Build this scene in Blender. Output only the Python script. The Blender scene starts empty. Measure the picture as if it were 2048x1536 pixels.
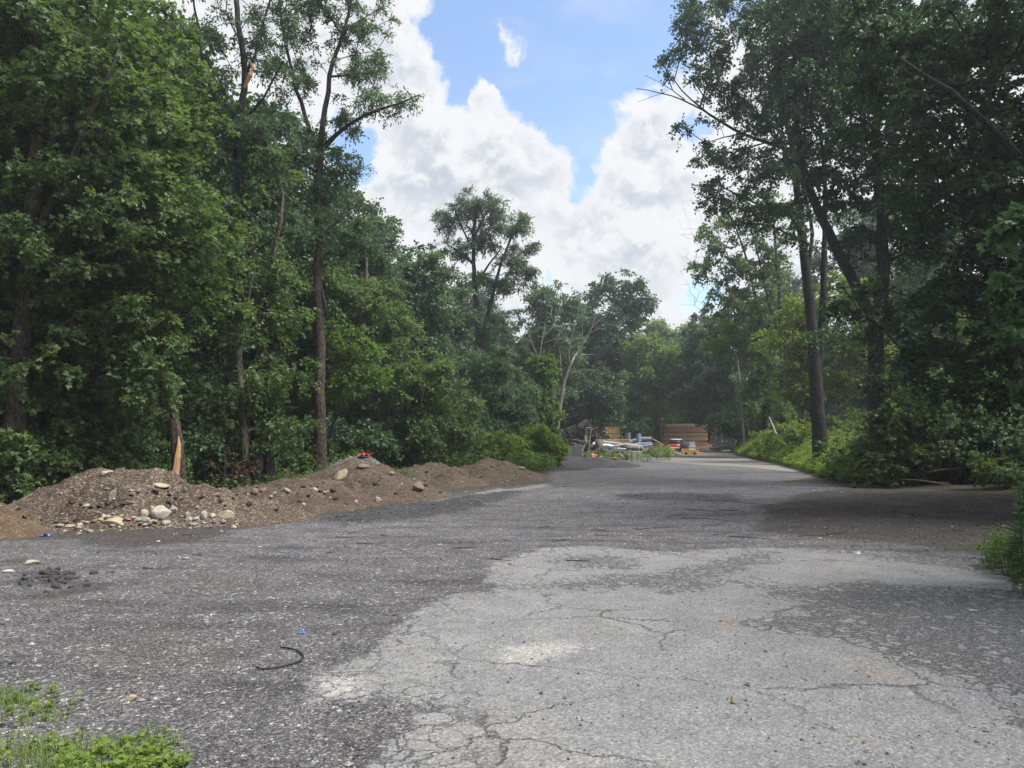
import bpy, bmesh, math, random
import numpy as np
from mathutils import Vector, Matrix, Euler
C = bpy.context.scene
COL = C.collection
rad = math.radians
R0 = np.random.default_rng(7)

# ------------------------------------------------------------------ camera, sky, sun, exposure
F, CAMH, PITCH = 1480.0, 1.6, math.atan(97 / 1480)
cd = bpy.data.cameras.new('camera'); cam = bpy.data.objects.new('camera', cd); COL.objects.link(cam)
cam.location = (0, 0, CAMH); cam.rotation_euler = (math.pi / 2 + PITCH, 0, 0)
cd.sensor_width = 36; cd.lens = 36 * F / 2048; cd.clip_start = 0.05; cd.clip_end = 3000
C.camera = cam
SUN_EL, SUN_AZ = 57, 104            # elevation, degrees to the right of straight ahead (+Y)
sd = bpy.data.lights.new('sun', 'SUN'); sun = bpy.data.objects.new('sun', sd); COL.objects.link(sun)
sd.energy = 2.2; sd.angle = rad(28); sd.color = (1.0, .97, .92)
sv = Vector((math.sin(rad(SUN_AZ)) * math.cos(rad(SUN_EL)), math.cos(rad(SUN_AZ)) * math.cos(rad(SUN_EL)), math.sin(rad(SUN_EL))))
sun.rotation_euler = sv.to_track_quat('Z', 'Y').to_euler(); sun.location = (0, 0, 60)
C.view_settings.view_transform = 'Standard'; C.view_settings.look = 'None'
C.view_settings.exposure = 1.62; C.view_settings.gamma = 1
C.render.engine = 'CYCLES'
cy = C.cycles
cy.max_bounces = 6; cy.diffuse_bounces = 3; cy.glossy_bounces = 1; cy.transmission_bounces = 3; cy.volume_bounces = 0
cy.caustics_reflective = False; cy.caustics_refractive = False
cy.use_denoising = True


class G:                                    # tiny node-graph helper
    def __init__(s, nt): s.nt = nt; s.n = nt.nodes; s.l = nt.links
    def node(s, t, **k):
        n = s.n.new(t)
        for a, b in k.items(): setattr(n, a, b)
        return n
    def set(s, sock, v):
        if isinstance(v, bpy.types.NodeSocket): s.l.new(v, sock)
        elif v is not None:
            if sock.type == 'RGBA' and len(v) == 3: v = (*v, 1)
            sock.default_value = v
    def math(s, op, a, b=None, c=None, clamp=False):
        n = s.node('ShaderNodeMath', operation=op, use_clamp=clamp)
        s.set(n.inputs[0], a)
        if b is not None: s.set(n.inputs[1], b)
        if c is not None: s.set(n.inputs[2], c)
        return n.outputs[0]
    def vmath(s, op, a, b):
        n = s.node('ShaderNodeVectorMath', operation=op); s.set(n.inputs[0], a); s.set(n.inputs[1], b)
        return n.outputs['Value'] if op in ('DOT_PRODUCT', 'LENGTH') else n.outputs[0]
    def mix(s, f, a, b, bt='MIX'):
        n = s.node('ShaderNodeMix', data_type='RGBA', blend_type=bt); s.set(n.inputs[0], f); s.set(n.inputs[6], a); s.set(n.inputs[7], b)
        return n.outputs[2]
    def noise(s, vec, scale, detail=3, rough=.55, out='Fac', dist=0):
        n = s.node('ShaderNodeTexNoise'); s.set(n.inputs['Vector'], vec); n.inputs['Scale'].default_value = scale
        n.inputs['Detail'].default_value = detail; n.inputs['Roughness'].default_value = rough; n.inputs['Distortion'].default_value = dist
        return n.outputs[out]
    def voro(s, vec, scale, feature='F1', out='Distance', rnd=1):
        n = s.node('ShaderNodeTexVoronoi', feature=feature); s.set(n.inputs['Vector'], vec); n.inputs['Scale'].default_value = scale
        n.inputs['Randomness'].default_value = rnd
        return n.outputs[out]
    def ramp(s, f, stops, interp='LINEAR'):
        n = s.node('ShaderNodeValToRGB'); s.set(n.inputs[0], f); e = n.color_ramp.elements; n.color_ramp.interpolation = interp
        while len(e) < len(stops): e.new(.5)
        for i, (p, c) in enumerate(stops):
            e[i].position = p; e[i].color = (c, c, c, 1) if not hasattr(c, '__len__') else (*c, 1)
        return n.outputs[0]
    def sstep(s, v, a, b):
        n = s.node('ShaderNodeMapRange', interpolation_type='SMOOTHSTEP', clamp=True); s.set(n.inputs[0], v)
        n.inputs[1].default_value = a; n.inputs[2].default_value = b
        return n.outputs[0]
    def attr(s, name): return s.node('ShaderNodeAttribute', attribute_name=name).outputs['Fac']
    def pos(s): return s.node('ShaderNodeNewGeometry').outputs['Position']
    def obj(s): return s.node('ShaderNodeTexCoord').outputs['Object']
    def scale(s, v, k):
        n = s.node('ShaderNodeMapping'); s.set(n.inputs[0], v); n.inputs['Scale'].default_value = k
        return n.outputs[0]
    def bump(s, h, strength=.5, dist=.02, nrm=None):
        n = s.node('ShaderNodeBump'); s.set(n.inputs['Height'], h); n.inputs['Strength'].default_value = strength
        n.inputs['Distance'].default_value = dist
        if nrm is not None: s.set(n.inputs['Normal'], nrm)
        return n.outputs[0]


# pixel of the 2048x1536 photograph -> world point at depth Y, or on the ground
def P(u, v, Y):
    rx, ry = (u - 1024) / F, (768 - v) / F
    cp, sp = math.cos(PITCH), math.sin(PITCH)
    d = np.array((rx, cp - ry * sp, sp + ry * cp))
    return np.array((0, 0, CAMH)) + d * (Y / d[1])
def Gp(u, v, z=0.0):
    rx, ry = (u - 1024) / F, (768 - v) / F
    cp, sp = math.cos(PITCH), math.sin(PITCH)
    d = np.array((rx, cp - ry * sp, sp + ry * cp))
    return np.array((0, 0, CAMH)) + d * ((z - CAMH) / d[2])

# ---- world: Nishita sky with procedural cumulus in direction space
w = bpy.data.worlds.new('World'); C.world = w; w.use_nodes = True
g = G(w.node_tree); g.n.clear()
sky = g.node('ShaderNodeTexSky', sky_type='NISHITA', sun_disc=False, sun_elevation=rad(SUN_EL), sun_rotation=rad(SUN_AZ))
sky.air_density = 1.0; sky.dust_density = 1.2; sky.ozone_density = 1.5
D = g.vmath('NORMALIZE', g.node('ShaderNodeTexCoord').outputs['Generated'], None)
warp = g.noise(D, 5, 3, .6, 'Color')
Dw = g.vmath('ADD', D, g.vmath('MULTIPLY', g.vmath('SUBTRACT', warp, (.5, .5, .5)), (.085, .085, .085)))
Dw = g.vmath('ADD', Dw, g.vmath('MULTIPLY', g.vmath('SUBTRACT', g.noise(D, 17, 5, .6, 'Color'), (.5, .5, .5)), (.05, .05, .05)))
Dw = g.vmath('NORMALIZE', Dw, None)
def dirn(u, v):
    d = P(u, v, 10) - np.array((0, 0, CAMH)); return tuple(d / np.linalg.norm(d))
# clear holes and cloud bodies, each a direction in the sky with an angular size
def lobe(u, v, size, amp):
    n = g.math('SUBTRACT', 1.0, g.vmath('DOT_PRODUCT', Dw, dirn(u, v)))     # ~ angle^2 / 2
    k = (size / F) ** 2 / 2
    e = g.math('POWER', 2.718, g.math('MULTIPLY', n, -1 / k))
    return g.math('MULTIPLY', e, amp)
acc = None
for L in [(1010, 60, 165, -1.25), (1225, 50, 150, -1.15), (930, 150, 60, -1.1), (900, 60, 45, -.7), (1310, 130, 80, -.9), (1150, 235, 70, -1.1), (1200, 310, 46, -1.1), (1260, 230, 40, -.35),
          (1160, 370, 42, -1.0), (1095, 395, 26, -.8), (705, 290, 50, -1.3), (1100, 545, 24, -1.1), (1392, 275, 30, -.9), (690, 385, 26, -.8), (1405, 600, 36, -.8),
          (1045, 118, 50, 1.22), (1060, 175, 34, -.9), (990, 150, 30, -.6), (1010, 25, 42, .62), (1085, 60, 26, .45), (780, 90, 95, .9), (990, 310, 130, 1.1), (1175, 165, 50, .9), (840, 330, 90, .7), (1290, 330, 110, 1.0), (975, 180, 34, 1.0), (1290, 200, 60, .7),
          (1000, 30, 50, .35), (950, 450, 200, .6), (1260, 480, 150, .6), (1750, 200, 300, .4), (250, 200, 350, .4)]:
    x = lobe(*L); acc = x if acc is None else g.math('ADD', acc, x)
cn = g.noise(D, 6.5, 10, .6); cn2 = g.noise(Dw, 26, 8, .6)
cov = g.math('ADD', g.math('ADD', g.math('ADD', g.math('MULTIPLY', g.math('SUBTRACT', cn, .5), 1.7), g.math('MULTIPLY', g.math('SUBTRACT', cn2, .5), 2.4)), acc), .36)
mask = g.sstep(cov, -.10, .48)
wisp = g.math('MULTIPLY', g.sstep(g.noise(g.scale(D, (1, 1, 2.2)), 9, 8, .6), .45, .8), .3)
mask = g.math('MAXIMUM', mask, wisp)
sunv = tuple(np.array((.35, -.25, .9)) * .022)
cs_ = g.noise(g.vmath('ADD', D, sunv), 6.5, 10, .6); c26 = g.noise(Dw, 15, 8, .55); c27 = g.noise(g.vmath('ADD', Dw, tuple(np.array(sunv) * .45)), 15, 8, .55)
lit = g.sstep(g.math('ADD', g.math('SUBTRACT', cn, cs_), g.math('MULTIPLY', g.math('SUBTRACT', c26, c27), .7)), -.11, .07)
thick = g.sstep(g.math('ADD', g.math('MULTIPLY', cov, .3), g.math('MULTIPLY', cn, .5)), .25, .75)
ccol = g.mix(lit, (.60, .65, .73), (.92, .93, .95))
ccol = g.mix(g.math('SUBTRACT', 1.0, thick), ccol, (.95, .96, .98))
bg1 = g.node('ShaderNodeBackground'); g.set(bg1.inputs[0], sky.outputs[0]); bg1.inputs[1].default_value = 0.092
bg2 = g.node('ShaderNodeBackground'); g.set(bg2.inputs[0], ccol); bg2.inputs[1].default_value = 0.33
ms = g.node('ShaderNodeMixShader'); g.set(ms.inputs[0], mask); g.l.new(bg1.outputs[0], ms.inputs[1]); g.l.new(bg2.outputs[0], ms.inputs[2])
wo = g.node('ShaderNodeOutputWorld'); g.l.new(ms.outputs[0], wo.inputs[0])

# ------------------------------------------------------------------ numpy noise
def _h(i, j, k, s):
    n = (i * 374761393 + j * 668265263 + k * 2147483647 + s * 974634777) & 0xffffffff
    n = ((n ^ (n >> 13)) * 1274126177) & 0xffffffff
    n = (n ^ (n >> 16)) & 0xffff
    return n / 65535.0
def vnoise(p, s=0):
    p = np.asarray(p, float); i = np.floor(p).astype(np.int64); f = p - i; f = f * f * (3 - 2 * f); r = 0
    for a in (0, 1):
        for b in (0, 1):
            for c in (0, 1):
                wgt = (f[:, 0] if a else 1 - f[:, 0]) * (f[:, 1] if b else 1 - f[:, 1]) * (f[:, 2] if c else 1 - f[:, 2])
                r = r + wgt * _h(i[:, 0] + a, i[:, 1] + b, i[:, 2] + c, s)
    return r
def fbm(p, sc=1.0, o=4, s=0, gain=.5):
    r = 0; a = 1; t = 0; p = np.asarray(p, float) * sc
    for k in range(o): r = r + a * vnoise(p, s + k); t += a; a *= gain; p = p * 2.03 + 11.3
    return r / t * 2 - 1
def sdist(pts, poly):                       # signed distance (inside > 0) to a polygon, 2-D
    poly = np.asarray(poly, float)[:, :2]; d = np.full(len(pts), 1e9); ins = np.zeros(len(pts), bool)
    for k in range(len(poly)):
        a, b = poly[k], poly[(k + 1) % len(poly)]
        ab = b - a; t = np.clip(((pts - a) @ ab) / max(ab @ ab, 1e-9), 0, 1)
        d = np.minimum(d, np.linalg.norm(pts - a - t[:, None] * ab, axis=1))
        cr = (a[1] > pts[:, 1]) != (b[1] > pts[:, 1])
        with np.errstate(divide='ignore', invalid='ignore'):
            xx = (b[0] - a[0]) * (pts[:, 1] - a[1]) / (b[1] - a[1]) + a[0]
        ins ^= cr & (pts[:, 0] < xx)
    return np.where(ins, d, -d)

# ------------------------------------------------------------------ object helpers
def tag(o, label=None, cat=None, group=None, kind=None):
    if label: o['label'] = label
    if cat: o['category'] = cat
    if group: o['group'] = group
    if kind: o['kind'] = kind
    return o
def empty(name, loc=(0, 0, 0), label=None, cat=None, group=None, rz=0):
    o = bpy.data.objects.new(name, None); COL.objects.link(o); o.location = loc; o.rotation_euler = (0, 0, rz)
    o.empty_display_size = .2
    return tag(o, label, cat, group)
def mesh_np(name, V, faces, mat, parent=None, smooth=False, attrs=None, loc=None):
    """faces: list of (M,k) int arrays"""
    me = bpy.data.meshes.new(name)
    V = np.asarray(V, np.float32)
    faces = [np.asarray(f) for f in faces if len(f)]
    me.vertices.add(len(V)); me.vertices.foreach_set('co', V.ravel())
    nl = sum(f.size for f in faces); npoly = sum(len(f) for f in faces)
    me.loops.add(nl); me.polygons.add(npoly)
    me.loops.foreach_set('vertex_index', np.concatenate([f.ravel() for f in faces]).astype(np.int32))
    tot = np.concatenate([np.full(len(f), f.shape[1]) for f in faces]); st = np.concatenate([[0], np.cumsum(tot)[:-1]])
    me.polygons.foreach_set('loop_start', st.astype(np.int32))
    me.polygons.foreach_set('use_smooth', np.full(npoly, smooth))
    for an, (dom, val) in (attrs or {}).items():
        at = me.attributes.new(an, 'FLOAT', dom); at.data.foreach_set('value', np.asarray(val, np.float32))
    me.update(calc_edges=True)
    if mat: me.materials.append(mat)
    o = bpy.data.objects.new(name, me); COL.objects.link(o)
    if parent: o.parent = parent
    if loc is not None: o.location = loc
    return o
def copy_tree(o, loc=None, rz=None, scale=None, label=None, parent=None):
    c = o.copy(); COL.objects.link(c)
    if parent: c.parent = parent
    if loc is not None: c.location = loc
    if rz is not None: c.rotation_euler = (0, 0, rz)
    if scale is not None: c.scale = scale if hasattr(scale, '__len__') else (scale,) * 3
    if label: c['label'] = label
    for ch in list(o.children): copy_tree(ch, parent=c)
    return c

class MB:                                   # collects boxes, tubes -> one mesh
    def __init__(s): s.v = []; s.q = []; s.t = []; s.n = 0
    def add(s, v, q=(), t=()):
        s.v.append(np.asarray(v, float))
        if len(q): s.q.append(np.asarray(q) + s.n)
        if len(t): s.t.append(np.asarray(t) + s.n)
        s.n += len(v); return s
    def box(s, c, size, rot=(0, 0, 0), bev=0.0):
        x, y, z = np.asarray(size) / 2.; b = min(bev, x * .9, y * .9, z * .9)
        M = np.array(Euler(rot).to_matrix())
        if b <= 0:
            v = np.array([(i * x, j * y, k * z) for i in (-1, 1) for j in (-1, 1) for k in (-1, 1)])
            q = [(0, 1, 3, 2), (4, 6, 7, 5), (0, 4, 5, 1), (2, 3, 7, 6), (0, 2, 6, 4), (1, 5, 7, 3)]
            return s.add(v @ M.T + c, q)
        bm = bmesh.new(); bmesh.ops.create_cube(bm, size=1)
        for vv in bm.verts: vv.co = Vector((vv.co.x * 2 * x, vv.co.y * 2 * y, vv.co.z * 2 * z))
        bmesh.ops.bevel(bm, geom=bm.edges[:], offset=b, segments=1, affect='EDGES')
        return s.bm(bm, M, c)
    def bm(s, bm, M=np.eye(3), c=(0, 0, 0)):
        bmesh.ops.triangulate(bm, faces=[f for f in bm.faces if len(f.verts) > 4])
        v = np.array([x.co[:] for x in bm.verts]) @ np.asarray(M).T + np.asarray(c); bm.verts.index_update()
        q = [[x.index for x in f.verts] for f in bm.faces if len(f.verts) == 4]; t = [[x.index for x in f.verts] for f in bm.faces if len(f.verts) == 3]
        bm.free(); return s.add(v, q, t)
    def tube(s, pts, r, n=8, caps=True, jit=0, seed=0):
        pts = np.asarray(pts, float); m = len(pts); r = np.broadcast_to(np.asarray(r, float), (m,))
        tg = np.gradient(pts, axis=0); tg /= np.linalg.norm(tg, axis=1)[:, None] + 1e-9
        ref = np.array((0, 0, 1.)) if abs(tg[0, 2]) < .9 else np.array((1., 0, 0))
        a = np.cross(tg, ref); a /= np.linalg.norm(a, axis=1)[:, None] + 1e-9; b = np.cross(tg, a)
        th = np.linspace(0, 2 * np.pi, n, endpoint=False)
        rr = r[:, None] * np.ones((1, n))
        if jit: rr = rr * (1 + jit * np.random.default_rng(seed).uniform(-1, 1, (1, n)) + jit * .5 * np.random.default_rng(seed + 1).uniform(-1, 1, (m, n)))
        V = pts[:, None] + rr[..., None] * (np.cos(th)[None, :, None] * a[:, None] + np.sin(th)[None, :, None] * b[:, None])
        i = np.arange(m - 1)[:, None] * n; j = np.arange(n)[None]; j2 = (j + 1) % n
        Q = np.stack([i + j, i + j2, i + n + j2, i + n + j], -1).reshape(-1, 4)
        V = V.reshape(-1, 3); T = []
        if caps:
            V = np.vstack([V, pts[:1], pts[-1:]]); k = m * n
            T = [(k, (q + 1) % n, q) for q in range(n)] + [(k + 1, (m - 1) * n + q, (m - 1) * n + (q + 1) % n) for q in range(n)]
        return s.add(V, Q, T)
    def build(s, name, mat, parent=None, smooth=False, attrs=None, loc=None):
        V = np.vstack(s.v); fs = []
        if s.q: fs.append(np.vstack(s.q))
        if s.t: fs.append(np.vstack(s.t))
        return mesh_np(name, V, fs, mat, parent, smooth, attrs, loc)

# ------------------------------------------------------------------ materials
def new_mat(name):
    m = bpy.data.materials.new(name); m.use_nodes = True; gg = G(m.node_tree)
    b = gg.n['Principled BSDF']; return m, gg, b
MAT = {}
def simple(name, col, rough=.7, var=.25, sc=8, bump=.3, bd=.01, metal=0, stretch=(1, 1, 1), spec=.5):
    m, q, b = new_mat(name); o = q.scale(q.obj(), stretch)
    n = q.noise(o, sc, 5, .6); n2 = q.noise(o, sc * 6, 3, .6)
    f = q.math('ADD', q.math('MULTIPLY', n, .65), q.math('MULTIPLY', n2, .35))
    c = np.array(col)
    q.set(b.inputs['Base Color'], q.ramp(f, [(.3, tuple(c * (1 - var))), (.7, tuple(np.minimum(c * (1 + var), 1)))]))
    b.inputs['Roughness'].default_value = rough; b.inputs['Metallic'].default_value = metal
    b.inputs['Specular IOR Level'].default_value = spec
    if bump: q.set(b.inputs['Normal'], q.bump(f, bump, bd))
    MAT[name] = m; return m
def leafmat(name, dark, light, trans, tw=.38, rough=.5):
    m, q, b = new_mat(name); t = q.attr('tint')
    q.set(b.inputs['Base Color'], q.ramp(t, [(0, dark), (1, light)])); b.inputs['Roughness'].default_value = rough
    b.inputs['Specular IOR Level'].default_value = .4
    tr = q.node('ShaderNodeBsdfTranslucent'); q.set(tr.inputs[0], q.mix(t, tuple(np.array(trans) * .6), tuple(np.minimum(np.array(trans) * 1.35, 1))))
    mx = q.node('ShaderNodeMixShader'); mx.inputs[0].default_value = tw
    q.l.new(b.outputs[0], mx.inputs[1]); q.l.new(tr.outputs[0], mx.inputs[2]); q.l.new(mx.outputs[0], q.n['Material Output'].inputs[0])
    MAT[name] = m; return m
leafmat('leaf_maple', (.066, .115, .046), (.145, .205, .070), (.19, .31, .05))
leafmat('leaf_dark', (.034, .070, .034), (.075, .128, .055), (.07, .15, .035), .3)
leafmat('leaf_grey', (.070, .120, .066), (.125, .19, .095), (.13, .23, .075))
leafmat('leaf_yellow', (.085, .135, .020), (.16, .215, .030), (.26, .36, .03), .45)
leafmat('leaf_bright', (.070, .135, .026), (.12, .21, .036), (.18, .30, .04), .4)
leafmat('leaf_lime', (.105, .165, .032), (.19, .27, .055), (.30, .42, .05), .45)
leafmat('leaf_brown', (.06, .035, .02), (.12, .075, .045), (.1, .06, .03), .2)
leafmat('grass_blade', (.09, .15, .03), (.19, .26, .06), (.2, .3, .05), .35)
def bark(name, c1, c2):
    m, q, b = new_mat(name); o = q.obj()
    st = q.noise(q.scale(o, (9, 9, 1.3)), 2.2, 6, .65, dist=.4); big = q.noise(o, 1.3, 3)
    v = q.voro(q.scale(o, (1, 1, .22)), 22, 'DISTANCE_TO_EDGE')
    h = q.math('ADD', q.math('MULTIPLY', q.sstep(v, 0, .25), .5), st)
    c = q.mix(q.sstep(h, .45, 1.2), c1, c2); c = q.mix(q.sstep(big, .5, .7), c, tuple(np.array(c2) * 1.25))
    q.set(b.inputs['Base Color'], c); b.inputs['Roughness'].default_value = .9; q.set(b.inputs['Normal'], q.bump(h, 1.0, .03))
    MAT[name] = m; return m
bark('bark', (.035, .028, .022), (.15, .125, .10))
bark('bark_dark', (.012, .010, .009), (.045, .039, .034))
bark('bark_pale', (.16, .145, .12), (.36, .33, .28))
bark('bark_red', (.025, .017, .013), (.105, .078, .060))
simple('wood_raw', (.46, .28, .14), .8, .5, 8, .8, .02, stretch=(9, 9, .5))
simple('rock_pale', (.34, .31, .265), .85, .3, 9, .6, .02)
simple('rock_tan', (.36, .30, .20), .85, .25, 7, .6, .02)
simple('rock_grey', (.26, .235, .21), .88, .3, 9, .6, .02)
simple('rock_brown', (.17, .125, .09), .9, .3, 10, .6, .02)
simple('asphalt_chunk', (.055, .052, .052), .9, .4, 25, .6, .02)

# ------------------------------------------------------------------ ground
def px(poly, z=0): return [Gp(u, v, z) for u, v in poly]
def axis(lo, hi, clo, chi, step, gr=1.18):
    a = list(np.arange(clo, chi + 1e-6, step)); s = step
    while a[-1] < hi: s = s * gr; a.append(min(a[-1] + s, hi))
    s = step
    while a[0] > lo: s = s * gr; a.insert(0, max(a[0] - s, lo))
    return np.array(a)
xs = axis(-320, 320, -13, 13, .11); ys = axis(-120, 420, 2.2, 34, .11)
X, Yg = np.meshgrid(xs, ys); pts = np.stack([X.ravel(), Yg.ravel()], 1); p3 = np.c_[pts, np.zeros(len(pts))]
def cl(x, k=1.5): return np.clip(x, -k, k)
asph = sdist(pts, px([(760, 1536), (700, 1650), (2600, 1650), (2500, 1200), (2048, 1142), (1780, 1106), (1620, 1096), (1500, 1092), (1330, 1102), (1180, 1090), (1080, 1097),
                      (1000, 1118), (955, 1150), (985, 1172), (900, 1188), (860, 1205), (800, 1245), (730, 1300), (640, 1350), (600, 1385), (640, 1410), (770, 1402), (850, 1412), (820, 1455), (765, 1480)]))
darkp = np.maximum.reduce([
    sdist(pts, px([(1470, 1172), (1750, 1160), (2048, 1178), (2300, 1230), (2300, 1420), (2048, 1440), (1900, 1380), (1800, 1340), (1690, 1290), (1560, 1275), (1440, 1250), (1600, 1220)])),
    sdist(pts, px([(1000, 1172), (1120, 1158), (1300, 1140), (1500, 1100), (1600, 1102), (1480, 1150), (1400, 1190), (1280, 1180), (1120, 1185)])),
    sdist(pts, px([(1075, 1112), (1180, 1105), (1290, 1115), (1270, 1140), (1130, 1135)])),
    sdist(pts, px([(1560, 1092), (2100, 1130), (2100, 1155), (1950, 1150), (1700, 1115)]))])
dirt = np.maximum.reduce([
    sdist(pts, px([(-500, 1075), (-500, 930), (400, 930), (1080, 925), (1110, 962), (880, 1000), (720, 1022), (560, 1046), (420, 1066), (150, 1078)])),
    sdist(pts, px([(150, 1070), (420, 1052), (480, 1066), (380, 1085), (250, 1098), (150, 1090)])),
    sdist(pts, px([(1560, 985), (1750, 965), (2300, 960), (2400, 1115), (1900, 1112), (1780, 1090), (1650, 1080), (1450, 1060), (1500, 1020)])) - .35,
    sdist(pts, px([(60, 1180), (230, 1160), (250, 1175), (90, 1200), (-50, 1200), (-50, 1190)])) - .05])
pale = np.maximum.reduce([
    sdist(pts, px([(1150, 901), (1500, 897), (1560, 903), (1480, 909), (1330, 911), (1200, 909)])),
    sdist(pts, px([(850, 990), (1000, 968), (1100, 966), (1110, 972), (930, 995), (860, 1008)])) - .1,
    sdist(pts, px([(1250, 912), (1560, 918), (1640, 950), (1500, 935), (1300, 922)])) - .2])
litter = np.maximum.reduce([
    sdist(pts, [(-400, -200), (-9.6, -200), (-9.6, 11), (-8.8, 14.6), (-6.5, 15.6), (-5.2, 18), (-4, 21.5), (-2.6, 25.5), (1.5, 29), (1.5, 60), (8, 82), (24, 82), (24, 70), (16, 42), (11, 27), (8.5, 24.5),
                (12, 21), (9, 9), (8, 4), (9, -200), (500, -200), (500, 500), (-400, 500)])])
rough = np.maximum.reduce([
    sdist(pts, px([(620, 1040), (700, 1012), (860, 1005), (980, 975), (1060, 985), (950, 1020), (820, 1040), (680, 1052)])),
    sdist(pts, px([(1500, 1010), (1750, 985), (2100, 985), (2150, 1080), (1900, 1085), (1600, 1060)])),
    sdist(pts, px([(1230, 988), (1480, 985), (1480, 1003), (1240, 1000)])),
    sdist(pts, px([(30, 1140), (160, 1140), (160, 1172), (30, 1172)]))])
yellow = np.maximum.reduce([
    sdist(pts, px([(1690, 1462), (1780, 1465), (1770, 1495), (1700, 1490)])),
    sdist(pts, px([(1720, 1345), (1800, 1338), (1850, 1350), (1790, 1362), (1730, 1358)])) * .8,
    sdist(pts, px([(1410, 1240), (1480, 1232), (1490, 1262), (1430, 1268)])) * .7])
white = np.maximum.reduce([
    sdist(pts, px([(990, 1290), (1120, 1280), (1200, 1290), (1060, 1335), (1000, 1340)])),
    sdist(pts, px([(620, 1365), (700, 1350), (760, 1395), (640, 1395)]))])
Z = fbm(p3, .35, 3, 3) * .035 + fbm(p3, 2.2, 3, 9) * .008 * np.clip(.5 - asph, .15, 1)
Z += np.where(rough > -.25, np.clip(rough + .25, 0, .5) * (.02 + .22 * np.abs(fbm(p3 * (1, 2.2, 1), 1.9, 4, 21))), 0)
Z -= np.clip(-asph, 0, .25) * .08
Z += np.where(litter > 0, np.clip(litter, 0, 1.5) * .04 * (1 + fbm(p3, .8, 3, 5)), 0)
def gz(x, y):                                # ground height by bilinear lookup
    i = int(np.clip(np.searchsorted(xs, x) - 1, 0, len(xs) - 2)); j = int(np.clip(np.searchsorted(ys, y) - 1, 0, len(ys) - 2))
    fx = (x - xs[i]) / (xs[i + 1] - xs[i]); fy = (y - ys[j]) / (ys[j + 1] - ys[j]); z = Z.reshape(len(ys), len(xs))
    return float((z[j, i] * (1 - fx) + z[j, i + 1] * fx) * (1 - fy) + (z[j + 1, i] * (1 - fx) + z[j + 1, i + 1] * fx) * fy)
nx, ny = len(xs), len(ys)
ii, jj = np.meshgrid(np.arange(nx - 1), np.arange(ny - 1)); a0 = (jj * nx + ii).ravel()
Q = np.stack([a0, a0 + 1, a0 + 1 + nx, a0 + nx], 1)

m, q, b = new_mat('ground'); p = q.pos(); flat = q.scale(p, (1, 1, 0))
nbig = q.noise(flat, .45, 5, .6); nmid = q.noise(flat, 2.3, 6, .65); nfin = q.noise(flat, 14, 5, .7); nvf = q.noise(flat, 60, 3, .7)
streak = q.noise(q.scale(flat, (.35, 1.6, 1)), 1.2, 6, .65)
vor = q.node('ShaderNodeTexVoronoi'); q.set(vor.inputs['Vector'], flat); vor.inputs['Scale'].default_value = 80
vcol = q.math('ADD', q.vmath('DOT_PRODUCT', vor.outputs['Color'], (.5, .5, 0)), 0.0)
vor2 = q.node('ShaderNodeTexVoronoi'); q.set(vor2.inputs['Vector'], flat); vor2.inputs['Scale'].default_value = 30
vcol2 = q.vmath('DOT_PRODUCT', vor2.outputs['Color'], (.5, .5, 0))
# loose dark millings with pale chips
spk = q.ramp(vcol, [(0, .30), (.45, .8), (.66, 1.3), (.78, 2.1), (.95, 2.8)])
spk2 = q.ramp(vcol2, [(0, .75), (.72, 1.0), (.84, 1.25), (.93, 3.0)])
gb = q.mix(q.sstep(nmid, .3, .7), (.086, .084, .088), (.138, .134, .134))
gb = q.mix(q.math('MULTIPLY', q.sstep(streak, .46, .68), .7), gb, (.040, .039, .043))
gb = q.mix(q.math('MULTIPLY', q.sstep(nbig, .5, .7), .5), gb, (.100, .090, .080))
tarm = q.sstep(q.math('ADD', q.attr('tar'), q.math('MULTIPLY', q.math('SUBTRACT', nmid, .5), 1.2)), -.1, .3)
gb = q.mix(q.math('MULTIPLY', tarm, .75), gb, (.033, .032, .035))
gravel = q.mix(1.0, gb, spk, 'MULTIPLY'); gravel = q.mix(.8, gravel, spk2, 'MULTIPLY')
# worn pale asphalt
ab = q.mix(q.sstep(nmid, .3, .7), (.188, .186, .186), (.240, .237, .234))
ab = q.mix(q.math('MULTIPLY', q.sstep(nbig, .5, .68), .45), ab, (.28, .265, .235))
wm = q.sstep(q.math('ADD', q.attr('white'), q.math('MULTIPLY', q.math('SUBTRACT', nfin, .5), .7)), -.03, .12)
ab = q.mix(q.math('MULTIPLY', wm, .7), ab, (.38, .365, .33))
ab = q.mix(1.0, ab, q.ramp(vcol, [(0, .45), (.25, .78), (.6, 1.05), (.85, 1.45), (1, 1.7)]), 'MULTIPLY')
ym = q.sstep(q.math('ADD', q.attr('yellow'), q.math('MULTIPLY', q.math('SUBTRACT', nfin, .5), .5)), -.05, .12)
ab = q.mix(q.math('MULTIPLY', ym, .28), ab, (.30, .20, .10))
wv = q.vmath('ADD', flat, q.vmath('MULTIPLY', q.vmath('SUBTRACT', q.noise(flat, 3.0, 4, .6, 'Color'), (.5, .5, .5)), (.45, .45, 0)))
c1 = q.voro(wv, .75, 'DISTANCE_TO_EDGE'); c2 = q.voro(wv, 6.0, 'DISTANCE_TO_EDGE'); c3 = q.voro(wv, 9.0, 'DISTANCE_TO_EDGE')
aA = q.attr('asph'); dk = q.attr('dark')
edge = q.math('SUBTRACT', 1.0, q.sstep(q.math('ADD', aA, q.math('MULTIPLY', nmid, .7)), .35, 1.05))
crack1 = q.math('MULTIPLY', q.math('SUBTRACT', 1.0, q.sstep(c1, .002, .012)), q.sstep(nbig, .40, .55))
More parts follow.
